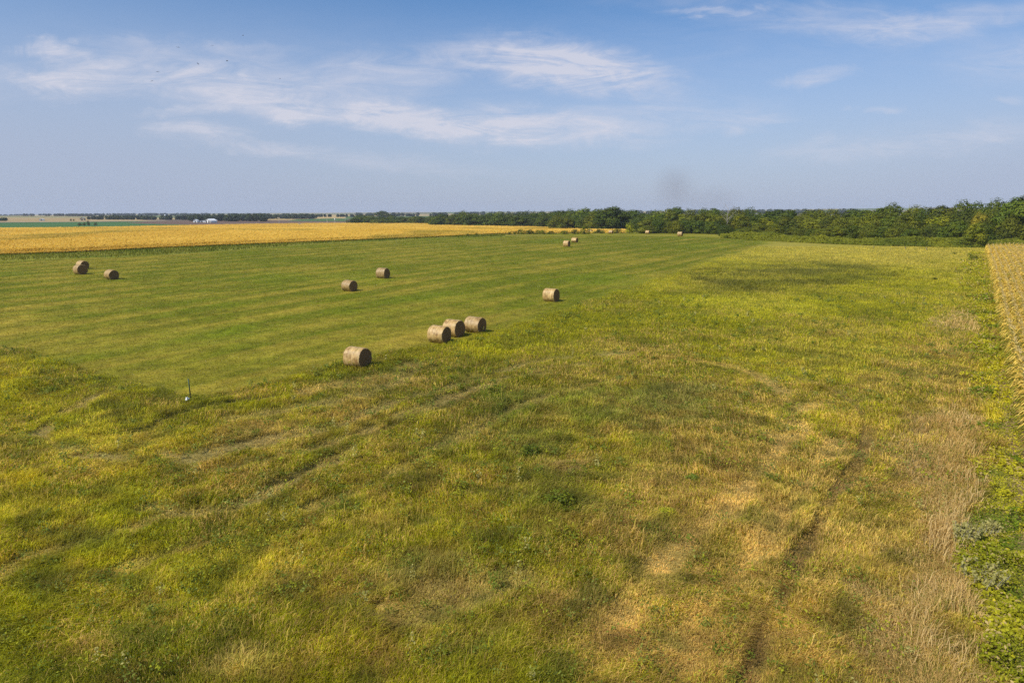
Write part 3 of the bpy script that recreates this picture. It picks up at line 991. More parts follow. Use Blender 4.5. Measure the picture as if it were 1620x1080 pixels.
# ------------------------------------------------------------------ hay bales
def mat_wrap():
    m = bpy.data.materials.new('net_wrapped_hay')
    m.use_nodes = True
    nt = m.node_tree
    N, L = nt.nodes, nt.links
    b = N['Principled BSDF']
    b.inputs['Roughness'].default_value = .48
    b.inputs['Specular IOR Level'].default_value = .5
    tc = N.new('ShaderNodeTexCoord')
    oi = N.new('ShaderNodeObjectInfo')
    off = N.new('ShaderNodeVectorMath'); off.operation = 'MULTIPLY_ADD'
    off.inputs[1].default_value = (1, 1, 1)
    L.new(tc.outputs['Object'], off.inputs[0])
    cmb = N.new('ShaderNodeCombineXYZ')
    ml = N.new('ShaderNodeMath'); ml.operation = 'MULTIPLY'; ml.inputs[1].default_value = 31.0
    L.new(oi.outputs['Random'], ml.inputs[0])
    for i in range(3):
        L.new(ml.outputs[0], cmb.inputs[i])
    L.new(cmb.outputs[0], off.inputs[2])

    def nz(scale, sx, sy, sz, detail=6, rough=.6):
        mp = N.new('ShaderNodeMapping'); mp.inputs['Scale'].default_value = (sx, sy, sz)
        L.new(off.outputs[0], mp.inputs[0])
        n = N.new('ShaderNodeTexNoise'); n.inputs['Scale'].default_value = scale
        n.inputs['Detail'].default_value = detail; n.inputs['Roughness'].default_value = rough
        L.new(mp.outputs[0], n.inputs['Vector'])
        return n.outputs[0]

    def ramp(v, stops):
        r = N.new('ShaderNodeValToRGB')
        L.new(v, r.inputs[0])
        while len(r.color_ramp.elements) < len(stops):
            r.color_ramp.elements.new(.5)
        for e, (p, c) in zip(r.color_ramp.elements, stops):
            e.position = p
            e.color = (*c, 1)
        return r.outputs[0]

    def mixn(f, a, bb, mode='MIX'):
        mx = N.new('ShaderNodeMix'); mx.data_type = 'RGBA'; mx.blend_type = mode
        for i, vv in ((0, f), (6, a), (7, bb)):
            if hasattr(vv, 'links'):
                L.new(vv, mx.inputs[i])
            elif i == 0:
                mx.inputs[i].default_value = vv
            else:
                mx.inputs[i].default_value = (*vv, 1)
        return mx.outputs[2]
    bands = nz(2.2, 3.2, .35, .35, 4)          # rings of net along the axis
    c1 = ramp(bands, [(.3, (.33, .20, .06)), (.5, (.47, .31, .115)), (.7, (.60, .43, .19))])
    blot = ramp(nz(2.6, 1, 1, 1, 6, .7), [(.36, (.55, .45, .32)), (.5, (1, 1, 1)), (.7, (1.12, 1.05, .95))])
    c2 = mixn(1.0, c1, blot, 'MULTIPLY')
    grn = nz(1.7, 2.2, .6, .6, 4)
    f = N.new('ShaderNodeMapRange'); f.inputs[1].default_value, f.inputs[2].default_value, f.inputs[3].default_value, f.inputs[4].default_value = .54, .75, 0, .55
    L.new(grn, f.inputs[0])
    c3 = mixn(f.outputs[0], c2, (.30, .25, .06))
    fine = ramp(nz(26, 2.5, 1, 1, 3), [(.3, (.7, .68, .62)), (.7, (1.2, 1.2, 1.2))])
    c4 = mixn(.8, c3, fine, 'MULTIPLY')
    vr = N.new('ShaderNodeMapRange'); vr.inputs[3].default_value, vr.inputs[4].default_value = .72, 1.1
    L.new(oi.outputs['Random'], vr.inputs[0])
    vs = N.new('ShaderNodeVectorMath'); vs.operation = 'SCALE'
    L.new(c4, vs.inputs[0]); L.new(vr.outputs[0], vs.inputs['Scale'])
    L.new(vs.outputs[0], b.inputs['Base Color'])
    bp = N.new('ShaderNodeBump'); bp.inputs['Strength'].default_value = .5; bp.inputs['Distance'].default_value = .04
    L.new(nz(14, 2.5, 1, 1, 5), bp.inputs['Height']); L.new(bp.outputs[0], b.inputs['Normal'])
    return m


def mat_end():
    m = bpy.data.materials.new('rolled_hay_end')
    m.use_nodes = True
    nt = m.node_tree
    N, L = nt.nodes, nt.links
    b = N['Principled BSDF']
    b.inputs['Roughness'].default_value = .95
    b.inputs['Specular IOR Level'].default_value = .05
    tc = N.new('ShaderNodeTexCoord')
    w = N.new('ShaderNodeTexWave'); w.wave_type = 'RINGS'; w.rings_direction = 'X'
    w.inputs['Scale'].default_value = 4.0; w.inputs['Distortion'].default_value = 5.0; w.inputs['Detail'].default_value = 4
    w.inputs['Detail Scale'].default_value = 3
    L.new(tc.outputs['Object'], w.inputs['Vector'])
    n = N.new('ShaderNodeTexNoise'); n.inputs['Scale'].default_value = 9; n.inputs['Detail'].default_value = 7
    L.new(tc.outputs['Object'], n.inputs['Vector'])
    mx = N.new('ShaderNodeMix'); mx.data_type = 'RGBA'
    mx.inputs[0].default_value = .6
    L.new(w.outputs['Color'], mx.inputs[6]); L.new(n.outputs['Color'], mx.inputs[7])
    r = N.new('ShaderNodeValToRGB'); L.new(mx.outputs[2], r.inputs[0])
    r.color_ramp.elements[0].position = .25; r.color_ramp.elements[0].color = (.15, .080, .032, 1)
    r.color_ramp.elements[1].position = .75; r.color_ramp.elements[1].color = (.30, .17, .075, 1)
    L.new(r.outputs[0], b.inputs['Base Color'])
    bp = N.new('ShaderNodeBump'); bp.inputs['Strength'].default_value = .5; bp.inputs['Distance'].default_value = .04
    L.new(mx.outputs[2], bp.inputs['Height']); L.new(bp.outputs[0], b.inputs['Normal'])
    return m


M_WRAP, M_END = mat_wrap(), mat_end()
M_STRAW = mat_leaf('loose_straw', .15, .7, .2)
BD, BW = 1.58, 1.50                      # bale diameter and width


def bale_meshes(seed):
    rg = np.random.default_rng(seed)
    r0 = BD / 2
    nseg, nw = 56, 18
    th = np.linspace(0, 2 * np.pi, nseg, endpoint=False)
    xs = np.linspace(-BW / 2, BW / 2, nw)
    ph = rg.random(6) * 6.28

    def rad(t, xx):
        e = np.clip((np.abs(xx) - BW * .43) / (BW * .07), 0, 1)
        r = r0 * (1 - .055 * e * e)
        r = r + .012 * np.sin(3 * t + ph[0]) + .010 * np.sin(5 * t + ph[1] + xx * 2) + .008 * np.sin(xx * 17 + ph[2]) + .006 * np.sin(9 * t + xx * 9 + ph[3])
        return r
    X, T = np.meshgrid(xs, th, indexing='ij')
    Rr = rad(T, X)
    Yv, Zv = Rr * np.cos(T), Rr * np.sin(T)
    flat = -r0 * .90                       # slumped flat where it sits
    Zv = np.where(Zv < flat, flat + (Zv - flat) * .25, Zv)
    Yv = Yv * (1 + .035 * np.clip(-Zv / r0, 0, 1))
    Z0 = -(flat + (-r0 - flat) * .25) - .02
    V = np.stack([X, Yv, Zv + Z0], -1).reshape(-1, 3)
    idx = np.arange(nw * nseg).reshape(nw, nseg)
    q = np.stack([idx[:-1], np.roll(idx, -1, 1)[:-1], np.roll(idx, -1, 1)[1:], idx[1:]], -1).reshape(-1, 4)
    wrap = mesh_np('net_wrap', V, q, None, None, smooth=True)
    wrap.materials.append(M_WRAP)
    ends = []
    for sgn, k in ((-1, 0), (1, nw - 1)):
        rim_y, rim_z = Yv[k], Zv[k]
        rr = np.array([1.0, .93, .8, .62, .42, .22])
        rows = []
        for j, f in enumerate(rr):
            bul = sgn * (.035 * (1 - f) + (.02 * rg.random(nseg) - .01 if j else 0))
            rows.append(np.stack([np.full(nseg, xs[k]) + bul, rim_y * f, rim_z * f + Z0], 1))
        V = np.concatenate(rows + [np.array([[xs[k] + sgn * .03, 0, Z0]])])
        idx = np.arange(len(rr) * nseg).reshape(len(rr), nseg)
        q = np.stack([idx[:-1], np.roll(idx, -1, 1)[:-1], np.roll(idx, -1, 1)[1:], idx[1:]], -1).reshape(-1, 4)
        t = np.stack([idx[-1], np.roll(idx[-1], -1), np.full(nseg, len(V) - 1)], 1)
        if sgn < 0:
            q, t = q[:, ::-1], t[:, ::-1]
        me = mesh_np('end_face', V, q, t, None, smooth=True)
        me.materials.append(M_END)
        ends.append(me)
    # straw sticking out of the rims and the wrap
    n = 520
    th = rg.random(n) * 6.28
    side = np.where(rg.random(n) < .5, -1, 1) * np.where(rg.random(n) < .7, BW / 2, rg.random(n) * BW / 2)
    rb = rad(th, side) * .985
    base = np.stack([side, rb * np.cos(th), np.maximum(rb * np.sin(th), flat) + Z0], 1)
    d = np.stack([np.sign(side) * rg.random(n) * .9, np.cos(th + rg.normal(0, .8, n)), np.sin(th + rg.normal(0, .8, n))], 1)
    tip = base + d * (.06 + .10 * rg.random(n))[:, None]
    wv = np.cross(d, rg.random((n, 3)) - .5); wv /= np.linalg.norm(wv, axis=1)[:, None]
    wv *= .006
    V = np.stack([base - wv, base + wv, tip], 1).reshape(-1, 3)
    cc = np.repeat(mixc((.50, .38, .18), (.30, .20, .09), rg.random(n)), 3, axis=0)
    straw = mesh_np('loose_straw', V, None, np.arange(3 * n).reshape(n, 3), cc)
    straw.materials.append(M_STRAW)
    return wrap, ends, straw


BALES = [   # px x centre, px y of base, depth or None, axis angle deg, label
    (566, 579, None, 27, 'lone large round hay bale nearest the camera at the edge of the rough grass'),
    (695, 541, None, 30, 'front bale of the tight trio of round hay bales in the middle'),
    (718, 531, None, 33, 'middle bale of the tight trio, partly hidden behind the front one'),
    (752, 525, None, 31, 'rear bale of the tight trio, its dark end sunk in tall grass'),
    (872, 476, None, 34, 'single round hay bale standing on the boundary right of the trio'),
    (553, 460, None, 31, 'nearer of two round bales spaced apart in the middle of the hay field'),
    (606, 439.6, None, 28, 'farther of two round bales spaced apart in the middle of the hay field'),
    (177, 441.5, None, 33, 'round hay bale lying alone just right of the overlapping left pair'),
    (128, 433.6, None, 33, 'front bale of the overlapping pair at the left of the hay field'),
    (131.5, 425, None, 34, 'rear bale of the overlapping pair at the left of the hay field'),
    (896.5, 390, None, 30, 'nearer bale of the small far pair near the golden crop'),
    (909, 383.6, None, 30, 'farther bale of the small far pair near the golden crop'),
    (1076, 373.2, 243, 32, 'tiny far round bale alone before the treeline, rightmost of the far bales'),
    (1024.5, 370, 272, 30, 'tiny pale bale at the foot of the trees, right one of two close together'),
    (1013.5, 371, 284, 30, 'tiny pale bale sunk behind the crest, left one of two close together'),
    (966.5, 370, 276, 30, 'tiny pale bale on the crest between round bush and treeline'),
    (934, 371.8, 290, 30, 'pale top of a bale barely showing behind the crest beside round bush'),
]


def build_bales():
    protos = []
    for s in range(4):
        w, e, st = bale_meshes(20 + s)
        protos.append((w, e, st))
    for i, (px, py, D, ang, lab) in enumerate(BALES):
        if D is None:
            x, y = unproject(px, py)
        else:
            x, y = (px - 810) / 1080 * (D * cp + 8 * sp), D
        w, e, st = protos[i % 4]
        r = empty('hay_bale', (x, y, float(zb(x, y)) - .03), -R(ang), (1.0 + .05 * math.sin(i * 2.3), 1.0 + .04 * math.sin(i * 4.1), .99 + .045 * math.sin(i * 3.3)))
        r.rotation_euler = (R(2.0) * math.sin(i * 5), R(1.5) * math.sin(i * 3), -R(ang))
        tag(r, lab, 'hay bale', 'round hay bales in the mown field')
        link('net_wrap', w, None, r)
        for m in e:
            link('end_face', m, None, r)
        link('loose_straw', st, None, r)['kind'] = 'stuff'


build_bales()


# ------------------------------------------------------------------ trees and shrubs
M_BARK = mat_plain('bark', (.10, .075, .055), .9, .4, 3)
M_PALE = mat_plain('bleached_wood', (.30, .27, .23), .8, .25, 3)


def tube(P, r, seg=7):
    P = np.asarray(P, float)
    r = np.asarray(r, float)
    V, Q = [], []
    for i in range(len(P)):
        d = P[min(i + 1, len(P) - 1)] - P[max(i - 1, 0)]
        d /= np.linalg.norm(d) + 1e-9
        a = np.cross(d, [.31, .9, .2]); a /= np.linalg.norm(a)
        b = np.cross(d, a)
        t = np.linspace(0, 2 * np.pi, seg, endpoint=False)
        V.append(P[i] + r[i] * (np.cos(t)[:, None] * a + np.sin(t)[:, None] * b))
    idx = np.arange(len(P) * seg).reshape(len(P), seg)
    Q = np.stack([idx[:-1], np.roll(idx, -1, 1)[:-1], np.roll(idx, -1, 1)[1:], idx[1:]], -1).reshape(-1, 4)
    V = np.concatenate(V)
    return V, Q, np.zeros((len(V), 3))


def crown_mesh(seed, H, W, nlobe, nleaf, base=.12, leaf=.42, spiky=0.0):
    rg = np.random.default_rng(seed)
    L = []
    for i in range(nlobe):
        f = (i + rg.random()) / nlobe
        zc = H * (base + (.93 - base) * f)
        env = math.sin(math.pi * np.clip((f * .82 + .16), 0, 1)) ** .7
        rr = W * .5 * env * (.45 + .55 * math.sqrt(rg.random())) * .86
        a = i * 2.399 + rg.random() * 1.2
        s = W * (.15 + .13 * rg.random()) * (.75 + .35 * env)
        L.append((rr * math.cos(a), rr * math.sin(a), zc - s * .35, s, s * (.75 + .3 * rg.random())))
    L = np.array(L)
    k = rg.choice(nlobe, nleaf, p=(L[:, 3] ** 2) / (L[:, 3] ** 2).sum())
    d = rg.normal(size=(nleaf, 3)); d /= np.linalg.norm(d, axis=1)[:, None]
    rad = (.72 + .36 * rg.random(nleaf) ** .8) * (1 + spiky * (rg.random(nleaf) < .2) * rg.random(nleaf))
    # ragged lobe surface
    bump = 1 + .22 * np.sin(d[:, 0] * 7 + k) * np.sin(d[:, 1] * 6 + k * 2) + .15 * np.sin(d[:, 2] * 9 + k * 3)
    P = L[k, :3] + d * np.stack([L[k, 3], L[k, 3], L[k, 4]], 1) * (rad * bump)[:, None]
    # drop leaves that are deep inside other lobes
    deep = np.zeros(nleaf, int)
    for j in range(nlobe):
        e = np.linalg.norm((P - L[j, :3]) / np.array([L[j, 3], L[j, 3], L[j, 4]]), axis=1)
        deep += (e < .7)
    keep = (deep == 0) | (rg.random(nleaf) < .10)
    keep &= P[:, 2] > .05 * H
    P, d, k = P[keep], d[keep], k[keep]
    lob = .82 + .36 * rg.random(nlobe)
    hue = rg.random(nlobe)
    c = mixc((.080, .100, .010), (.185, .182, .012), np.clip(hue[k] * .7 + .5 * (rg.random(len(k)) - .3), 0, 1)) * (lob[k] * (.8 + .4 * rg.random(len(k))))[:, None]
    V, Q, C = leaf_quads(P, d * 1.0 + np.array([0, 0, .25]), leaf * (.7 + .6 * rg.random(len(P))), c, .28, 1.35)
    me = mesh_np('crown', V, Q, None, C)
    me.materials.append(M_LEAF)
    return me, L


def trunk_mesh(seed, H, W, L, r=.2):
    rg = np.random.default_rng(seed)
    parts = []
    top = np.array([rg.normal() * .3, rg.normal() * .3, H * .62])
    mid = np.array([rg.normal() * .15, rg.normal() * .15, H * .3])
    parts.append(tube([(0, 0, -.4), (0, 0, .3), mid, top], [r * 1.5, r * 1.1, r * .8, r * .35]))
    for j in rg.choice(len(L), min(7, len(L)), replace=False):
        s = mid * (.7 + .3 * rg.random()) + (top - mid) * rg.random() * .7
        e = L[j, :3]
        parts.append(tube([s, (s + e) / 2 + np.array([0, 0, -.3]), e], [r * .45, r * .3, r * .08], 5))
    V, Q, C = join(parts)
    me = mesh_np('trunk', V, Q, None, None, smooth=True)
    me.materials.append(M_BARK)
    return me


PROTO = []
for s in range(9):
    H, W = 10.0, (8.5, 7.5, 9.5, 8.0, 7.0, 9.0, 8.0, 10.0, 7.5)[s]
    cme, L = crown_mesh(100 + s, H, W, (19, 17, 22, 18, 15, 20, 20, 24, 17)[s], 9500, .10 if s % 3 else .2, .34, .25 if s in (1, 4, 8) else .1)
    PROTO.append((cme, trunk_mesh(200 + s, H, W, L, .22)))
TONES = {'dark green': (.58, .74, .80), 'olive green': (.98, 1.0, .85), 'yellow green': (1.30, 1.26, .75), 'grey green': (.88, .96, 1.2), 'deep green': (.74, .90, .80)}
TONE_N = list(TONES)
rng = np.random.default_rng(41)
ORD = ['leftmost', 'second', 'third', 'fourth', 'fifth', 'sixth', 'seventh', 'eighth', 'ninth', 'tenth', 'eleventh']
NUM = ['', 'one', 'two', 'three', 'four', 'five', 'six', 'seven', 'eight', 'nine', 'ten', 'eleven']
TREES = []


def add_tree(px, D, top_py, tone, seg, row, width=None, label=None, name='broadleaf_tree', pi=None, base_dz=0.0):
    x, y, ztop = at(px, top_py, D)
    zg = float(zb(x, y)) + base_dz
    H = max(ztop - zg, 2.0)
    pi = rng.integers(len(PROTO)) if pi is None else pi
    W0 = (8.5, 7.5, 9.5, 8.0, 7.0, 9.0, 8.0, 10.0, 7.5)[pi]
    sw = (width or H * (.78 + .25 * rng.random())) / W0
    r = empty(name, (x, y, zg - .1), rng.random() * 6.28, (sw, sw, H / 10.0 / .97))
    c = link('crown', PROTO[pi][0], None, r)
    t = link('trunk', PROTO[pi][1], None, r)
    m = np.array(TONES[tone]) * (.78 + .5 * rng.random())
    c.color = (*m, 1)
    TREES.append((r, px, tone, seg, row, label))
    return r


SEGS = {
    'A': 'beyond the far golden crop',
    'B': 'beyond the mid golden crop',
    'C': 'behind the hedge and round bush',
    'D': 'behind the tiny far bales',
    'E': 'right of the bare dead tree',
    'F': 'behind the dark weed patch',
    'G': 'behind the standing corn rows',
}


def row_of_trees(seg, row, px0, px1, n, D0, D1, tops, jit, tones, wf=1.12):
    for i in range(n):
        f = (i + .5 + (rng.random() - .5) * .55) / n
        px = px0 + (px1 - px0) * f
        D = D0 + (D1 - D0) * f + (rng.random() - .5) * .03 * D0
        tp = np.interp(px, [t[0] for t in tops], [t[1] for t in tops]) + (rng.random() - .42) * jit * 1.25
        wd = (px1 - px0) / n / 1080 * D * 1.62 * wf
        add_tree(px, D, tp, tones[int(rng.integers(len(tones)))], seg, row, wd)


DG, OG, YG, GG, DP = 'dark green', 'olive green', 'yellow green', 'grey green', 'deep green'
topA = [(540, 344), (570, 340), (600, 341), (640, 340), (690, 339), (720, 335), (760, 335), (800, 335), (850, 334), (890, 333), (905, 331), (930, 330), (970, 327), (1000, 333), (1020, 336)]
row_of_trees('A', 'back row', 560, 690, 8, 720, 690, [(p, t + 1) for p, t in topA], 3, [DG, GG, DP])
row_of_trees('A', 'front row', 552, 688, 11, 680, 640, [(p, t + 4) for p, t in topA], 3, [DG, OG, DP, GG])
row_of_trees('B', 'back row', 690, 885, 11, 600, 520, [(p, t + 1) for p, t in topA], 3, [DG, GG, DP])
row_of_trees('B', 'front row', 683, 880, 14, 560, 460, [(p, t + 5) for p, t in topA], 4, [DG, OG, DP, GG, DP])
row_of_trees('C', 'back row', 880, 1030, 8, 420, 340, [(p, t) for p, t in topA], 3, [DG, DP, OG])
row_of_trees('C', 'front row', 872, 1015, 10, 390, 325, [(p, t + 8) for p, t in topA], 6, [DG, OG, OG, DP])
topD = [(1010, 338), (1030, 334), (1045, 328), (1065, 327), (1100, 329), (1130, 331), (1200, 331), (1300, 332), (1380, 329), (1400, 326), (1420, 325), (1450, 327), (1480, 328), (1500, 325), (1520, 323), (1545, 318), (1580, 316), (1600, 317), (1620, 313), (1680, 312), (1800, 314)]
row_of_trees('D', 'back row', 1030, 1150, 7, 320, 305, topD, 4, [DG, DP, OG])
row_of_trees('D', 'middle row', 1020, 1150, 8, 300, 280, [(p, t + 8) for p, t in topD], 6, [OG, YG, OG, DP])
row_of_trees('D', 'front row', 1012, 1145, 10, 284, 268, [(p, t + 20) for p, t in topD], 8, [OG, DG, YG, DP, OG])
row_of_trees('E', 'back row', 1160, 1305, 7, 300, 265, topD, 4, [OG, DG, OG])
row_of_trees('E', 'middle row', 1150, 1305, 9, 275, 240, [(p, t + 10) for p, t in topD], 6, [OG, YG, OG, DP])
row_of_trees('E', 'front row', 1145, 1305, 11, 255, 220, [(p, t + 24) for p, t in topD], 9, [OG, YG, DP, OG, DG])
row_of_trees('F', 'back row', 1305, 1485, 7, 262, 235, topD, 4, [OG, DG, DP])
row_of_trees('F', 'middle row', 1305, 1485, 9, 238, 208, [(p, t + 11) for p, t in topD], 7, [OG, YG, OG, DP])
row_of_trees('F', 'front row', 1305, 1485, 11, 218, 190, [(p, t + 28) for p, t in topD], 10, [OG, YG, DP, OG, GG])
row_of_trees('G', 'back row', 1485, 1720, 9, 230, 205, topD, 5, [DP, DG, OG])
row_of_trees('G', 'middle row', 1485, 1720, 10, 205, 188, [(p, t + 11) for p, t in topD], 7, [OG, YG, DP, GG])
row_of_trees('G', 'front row', 1485, 1720, 11, 190, 172, [(p, t + 30) for p, t in topD], 10, [DP, OG, DG, GG])
# trees that stand out
add_tree(605, 1150, 333.6, DG, 'A', '', 26, 'large rounded dark tree rising alone above the far treeline')
add_tree(970, 335, 326.5, DG, 'C', '', 15, 'tall wide dark crown standing above the trees behind the hedge')
add_tree(1546, 176, 352, YG, 'G', '', 5.0, 'bright yellow green layered tree standing low in front of dark trees')
add_tree(1552, 186, 334, 'olive green', 'G', '', 4.2, 'straw brown half dead tree among the dark trees beside the corn')
TREES[-1][0].children[0].color = (1.9, 1.5, 1.5, 1)
add_tree(1618, 182, 313, DP, 'G', '', 9.5, 'tallest deep green tree at the right end of the long treeline')

by = {}
for t in TREES:
    r, px, tone, seg, row, lab = t
    if lab:
        tag(r, lab, 'tree', 'trees of the long treeline')
    else:
        by.setdefault((seg, row, tone), []).append(t)
for (seg, row, tone), ts in by.items():
    ts.sort(key=lambda t: t[1])
    for i, t in enumerate(ts):
        pos = '' if len(ts) == 1 else (', left of two' if i == 0 else ', right of two') if len(ts) == 2 else ', %s of %s from left' % (ORD[i], NUM[len(ts)]) if i else ', leftmost of %s' % NUM[len(ts)]
        tag(t[0], '%s %s tree %s%s' % (tone, row, SEGS[seg], pos), 'tree', 'trees of the long treeline')


# bare dead tree and a bare snag
def dead_tree(px, D, top_py, label, seed, pale=True, limbs=9, r=.22):
    rg = np.random.default_rng(seed)
    x, y, zt = at(px, top_py, D)
    zg = float(zb(x, y))
    H = zt - zg
    root = empty('dead_tree', (x, y, zg - .1))
    tag(root, label, 'tree', 'bare trees in the treeline')
    V, Q, _ = tube([(0, 0, -.3), (.1, 0, H * .3), (-.1, .1, H * .6), (.15, 0, H * .95)], [r * 1.3, r, r * .75, r * .2])
    me = mesh_np('trunk', V, Q, None, None, True)
    link('trunk', me, M_PALE if pale else M_BARK, root)
    parts = []
    for i in range(limbs):
        f = .35 + .55 * (i + rg.random()) / limbs
        s = np.array([0, 0, H * f])
        a = rg.random() * 6.28
        ln = H * (.30 * (1.1 - f) + .1)
        e = s + np.array([math.cos(a) * ln, math.sin(a) * ln, ln * (.7 + .6 * rg.random())])
        parts.append(tube([s, (s + e) / 2 + np.array([0, 0, -.15]), e], [r * .42, r * .3, r * .1], 5))
        for k in range(3):
            s2 = s + (e - s) * (.4 + .5 * rg.random())
            e2 = s2 + rg.normal(size=3) * ln * .22 + np.array([0, 0, ln * .3])
            parts.append(tube([s2, e2], [r * .2, r * .06], 4))
    V, Q, _ = join(parts)
    link('branches', mesh_np('branches', V, Q, None, None, True), M_PALE if pale else M_BARK, root)


dead_tree(1152, 271, 325, 'bare dead tree with bleached white trunk rising from the treeline', 5, True, 9, .17)
dead_tree(731, 640, 331.5, 'dark bare snag poking up above the far treeline', 8, False, 5, .5)


# shrubs
def shrub_mesh(seed, nleaf=1100, leaf=.16, flat=1.0):
    me, L = crown_mesh(seed, 2.0, 2.4, 9, nleaf, .05, leaf, .2)
    me.name = 'foliage'
    parts = []
    for j in range(len(L)):
        parts.append(tube([(0, 0, -.1), (L[j, 0] * .4, L[j, 1] * .4, L[j, 2] * .6), tuple(L[j, :3])], [.035, .025, .01], 4))
    V, Q, _ = join(parts)
    st = mesh_np('stems', V, Q, None, None, True)
    st.materials.append(M_BARK)
    return me, st


SH = [shrub_mesh(300 + i) for i in range(4)]


def shrub(px, py, hpx, wpx, colr, label, D=None, name='shrub', group='shrubs in and around the meadow', i=[0]):
    if D is None:
        x, y = unproject(px, py)
    else:
        x, y, _ = at(px, py, D)
    depth = y * cp + (CAMZ - float(zb(x, y))) * sp
    H, W = hpx / 1080 * depth, wpx / 1080 * depth
    r = empty(name, (x, y, float(zb(x, y)) - .05), i[0] * 1.3, (W / 2.5, W / 2.5, H / 2.0))
    me, st = SH[i[0] % 4]
    i[0] += 1
    link('foliage', me, None, r).color = (*colr, 1)
    link('stems', st, None, r)
    tag(r, label, 'shrub', group)
    return r


DK, MD, BR, GY = (.62, .75, .7), (.95, 1.05, .8), (2.0, 1.9, .9), (2.0, 2.1, 3.4)
HG = 'bushes along the crest of the hay field'
shrub(740, 373.5, 4.5, 5, DK, 'small dark bush on the golden crop edge, left of two dots', None, group=HG)
shrub(754, 373.2, 4.5, 5, DK, 'small dark bush on the golden crop edge, right of two dots', None, group=HG)
shrub(806, 373, 5, 7, DK, 'small dark round bush at the left end of the crest hedge', 262, group=HG)
shrub(814, 373, 5, 6, DK, 'small dark round bush, second from the left end of the crest hedge', 262, group=HG)
shrub(824, 373, 9, 14, MD, 'taller peaked bush near the left end of the crest hedge', 264, group=HG)
shrub(838, 373, 7.5, 18, DK, 'low dark bush joining the peaked bush in the crest hedge', 266, group=HG)
shrub(854, 373, 7.5, 20, MD, 'long low green bush left of the gap in the crest hedge', 268, group=HG)
shrub(872, 373, 5, 16, DK, 'lowest dark bush in the gap of the crest hedge', 268, group=HG)
shrub(893, 373, 6.5, 18, MD, 'low green bush behind the small far pair of bales', 268, group=HG)
shrub(910, 373, 8, 14, DK, 'dark bush just left of the tall round bush on the crest', 268, group=HG)
shrub(925, 373, 13, 18, MD, 'tall round bush in the middle of the crest hedge', 268, group=HG)
shrub(948, 373, 7, 18, DK, 'low dark bush just right of the tall round bush', 285, group=HG)
shrub(976, 373, 8, 18, MD, 'green bush behind the pale bale on the crest', 285, group=HG)
shrub(996, 373, 18, 16, BR, 'yellow green upright bush at the right end of the crest hedge', 282, group=HG)
shrub(1139, 374, 8, 5, DK, 'small dark upright shrub right of the rightmost far bale', None)
shrub(1149, 377, 5, 9, DK, 'low spreading shrub just right of the small dark upright one', None)
shrub(1522, 391, 12, 34, (.95, 1.05, 1.2), 'grey green rounded bush at the corner where meadow, trees and corn meet', None)
shrub(1510, 402, 3, 8, DK, 'small low dark clump in the yellow meadow near the treeline', None)
shrub(1541, 411, 8, 18, (.8, .85, .8), 'larger dark weed clump beside the far corn edge', None)
shrub(1533, 431, 7, 14, (.9, .95, .9), 'smaller dark weed clump beside the far corn edge', None)
shrub(1478, 442, 4, 11, (.7, .75, .7), 'lone small dark weed clump in the open yellow meadow', None)
shrub(836, 722, 22, 38, (.8, .95, .8), 'small dark green shrub in the rough grass, farther of two in the foreground', None)
shrub(886, 806, 34, 62, (.85, .92, .7), 'largest dark green shrub in the rough foreground grass', None)
shrub(904, 742, 14, 42, (1.9, 1.5, 1.4), 'pinkish brown dry weed clump right of the small dark shrub', None)
shrub(940, 760, 12, 30, (1.2, 1.0, .8), 'low brownish weed clump uphill of the largest dark shrub', None)
shrub(1095, 757, 10, 22, (1.6, 1.9, 2.6), 'pale silvery green weed in open grass left of the curved wheel track', None)
shrub(1055, 815, 14, 34, (2.6, 2.4, 1.1), 'pale yellow green weed clump right of the largest dark shrub', None)


def sagebrush(px, py, w, h, label, seed):
    rg = np.random.default_rng(seed)
    x, y = unproject(px, py)
    z = float(zb(x, y))
    depth = y * cp + CAMZ * sp
    W, H = w / 1080 * depth, h / 1080 * depth * .75
    root = empty('sagebrush', (x, y, z - .05))
    tag(root, label, 'shrub', 'silvery sagebrush by the weedy margin')
    P, D_, stems = [], [], []
    for s in range(34):
        a = rg.random() * 6.28
        rr = W * .5 * math.sqrt(rg.random())
        b = np.array([rr * .7 * math.cos(a), rr * .7 * math.sin(a), 0])
        e = b + np.array([rr * .5 * math.cos(a) + .25, rr * .5 * math.sin(a) + .2, H * (.7 + .4 * rg.random())])
        stems.append(tube([b, (b + e) / 2 - np.array([.05, .05, 0]), e], [.014, .01, .004], 4))
        for t in np.linspace(.25, 1, 34):
            P.append(b + (e - b) * t + rg.normal(size=3) * .035)
            D_.append(rg.normal(size=3))
    P, D_ = np.array(P), np.array(D_)
    c = mixc((.33, .31, .09), (.48, .43, .16), rng.random(len(P)))
    V, Q, C = leaf_quads(P, D_, .06 + .05 * rg.random(len(P)), c, .6, 1.6)
    link('foliage', mesh_np('foliage', V, Q, None, C), M_CORN, root)
    V, Q, _ = join(stems)
    link('stems', mesh_np('stems', V, Q, None, None, True), M_PALE, root)


sagebrush(1524, 866, 34, 46, 'silvery sagebrush plume nearer the dry grass, upper left of three', 1)
sagebrush(1562, 848, 26, 26, 'small silvery sagebrush plume deeper in the green weeds', 2)
sagebrush(1545, 928, 66, 40, 'widest silvery sagebrush clump lying over toward the green weeds', 3)


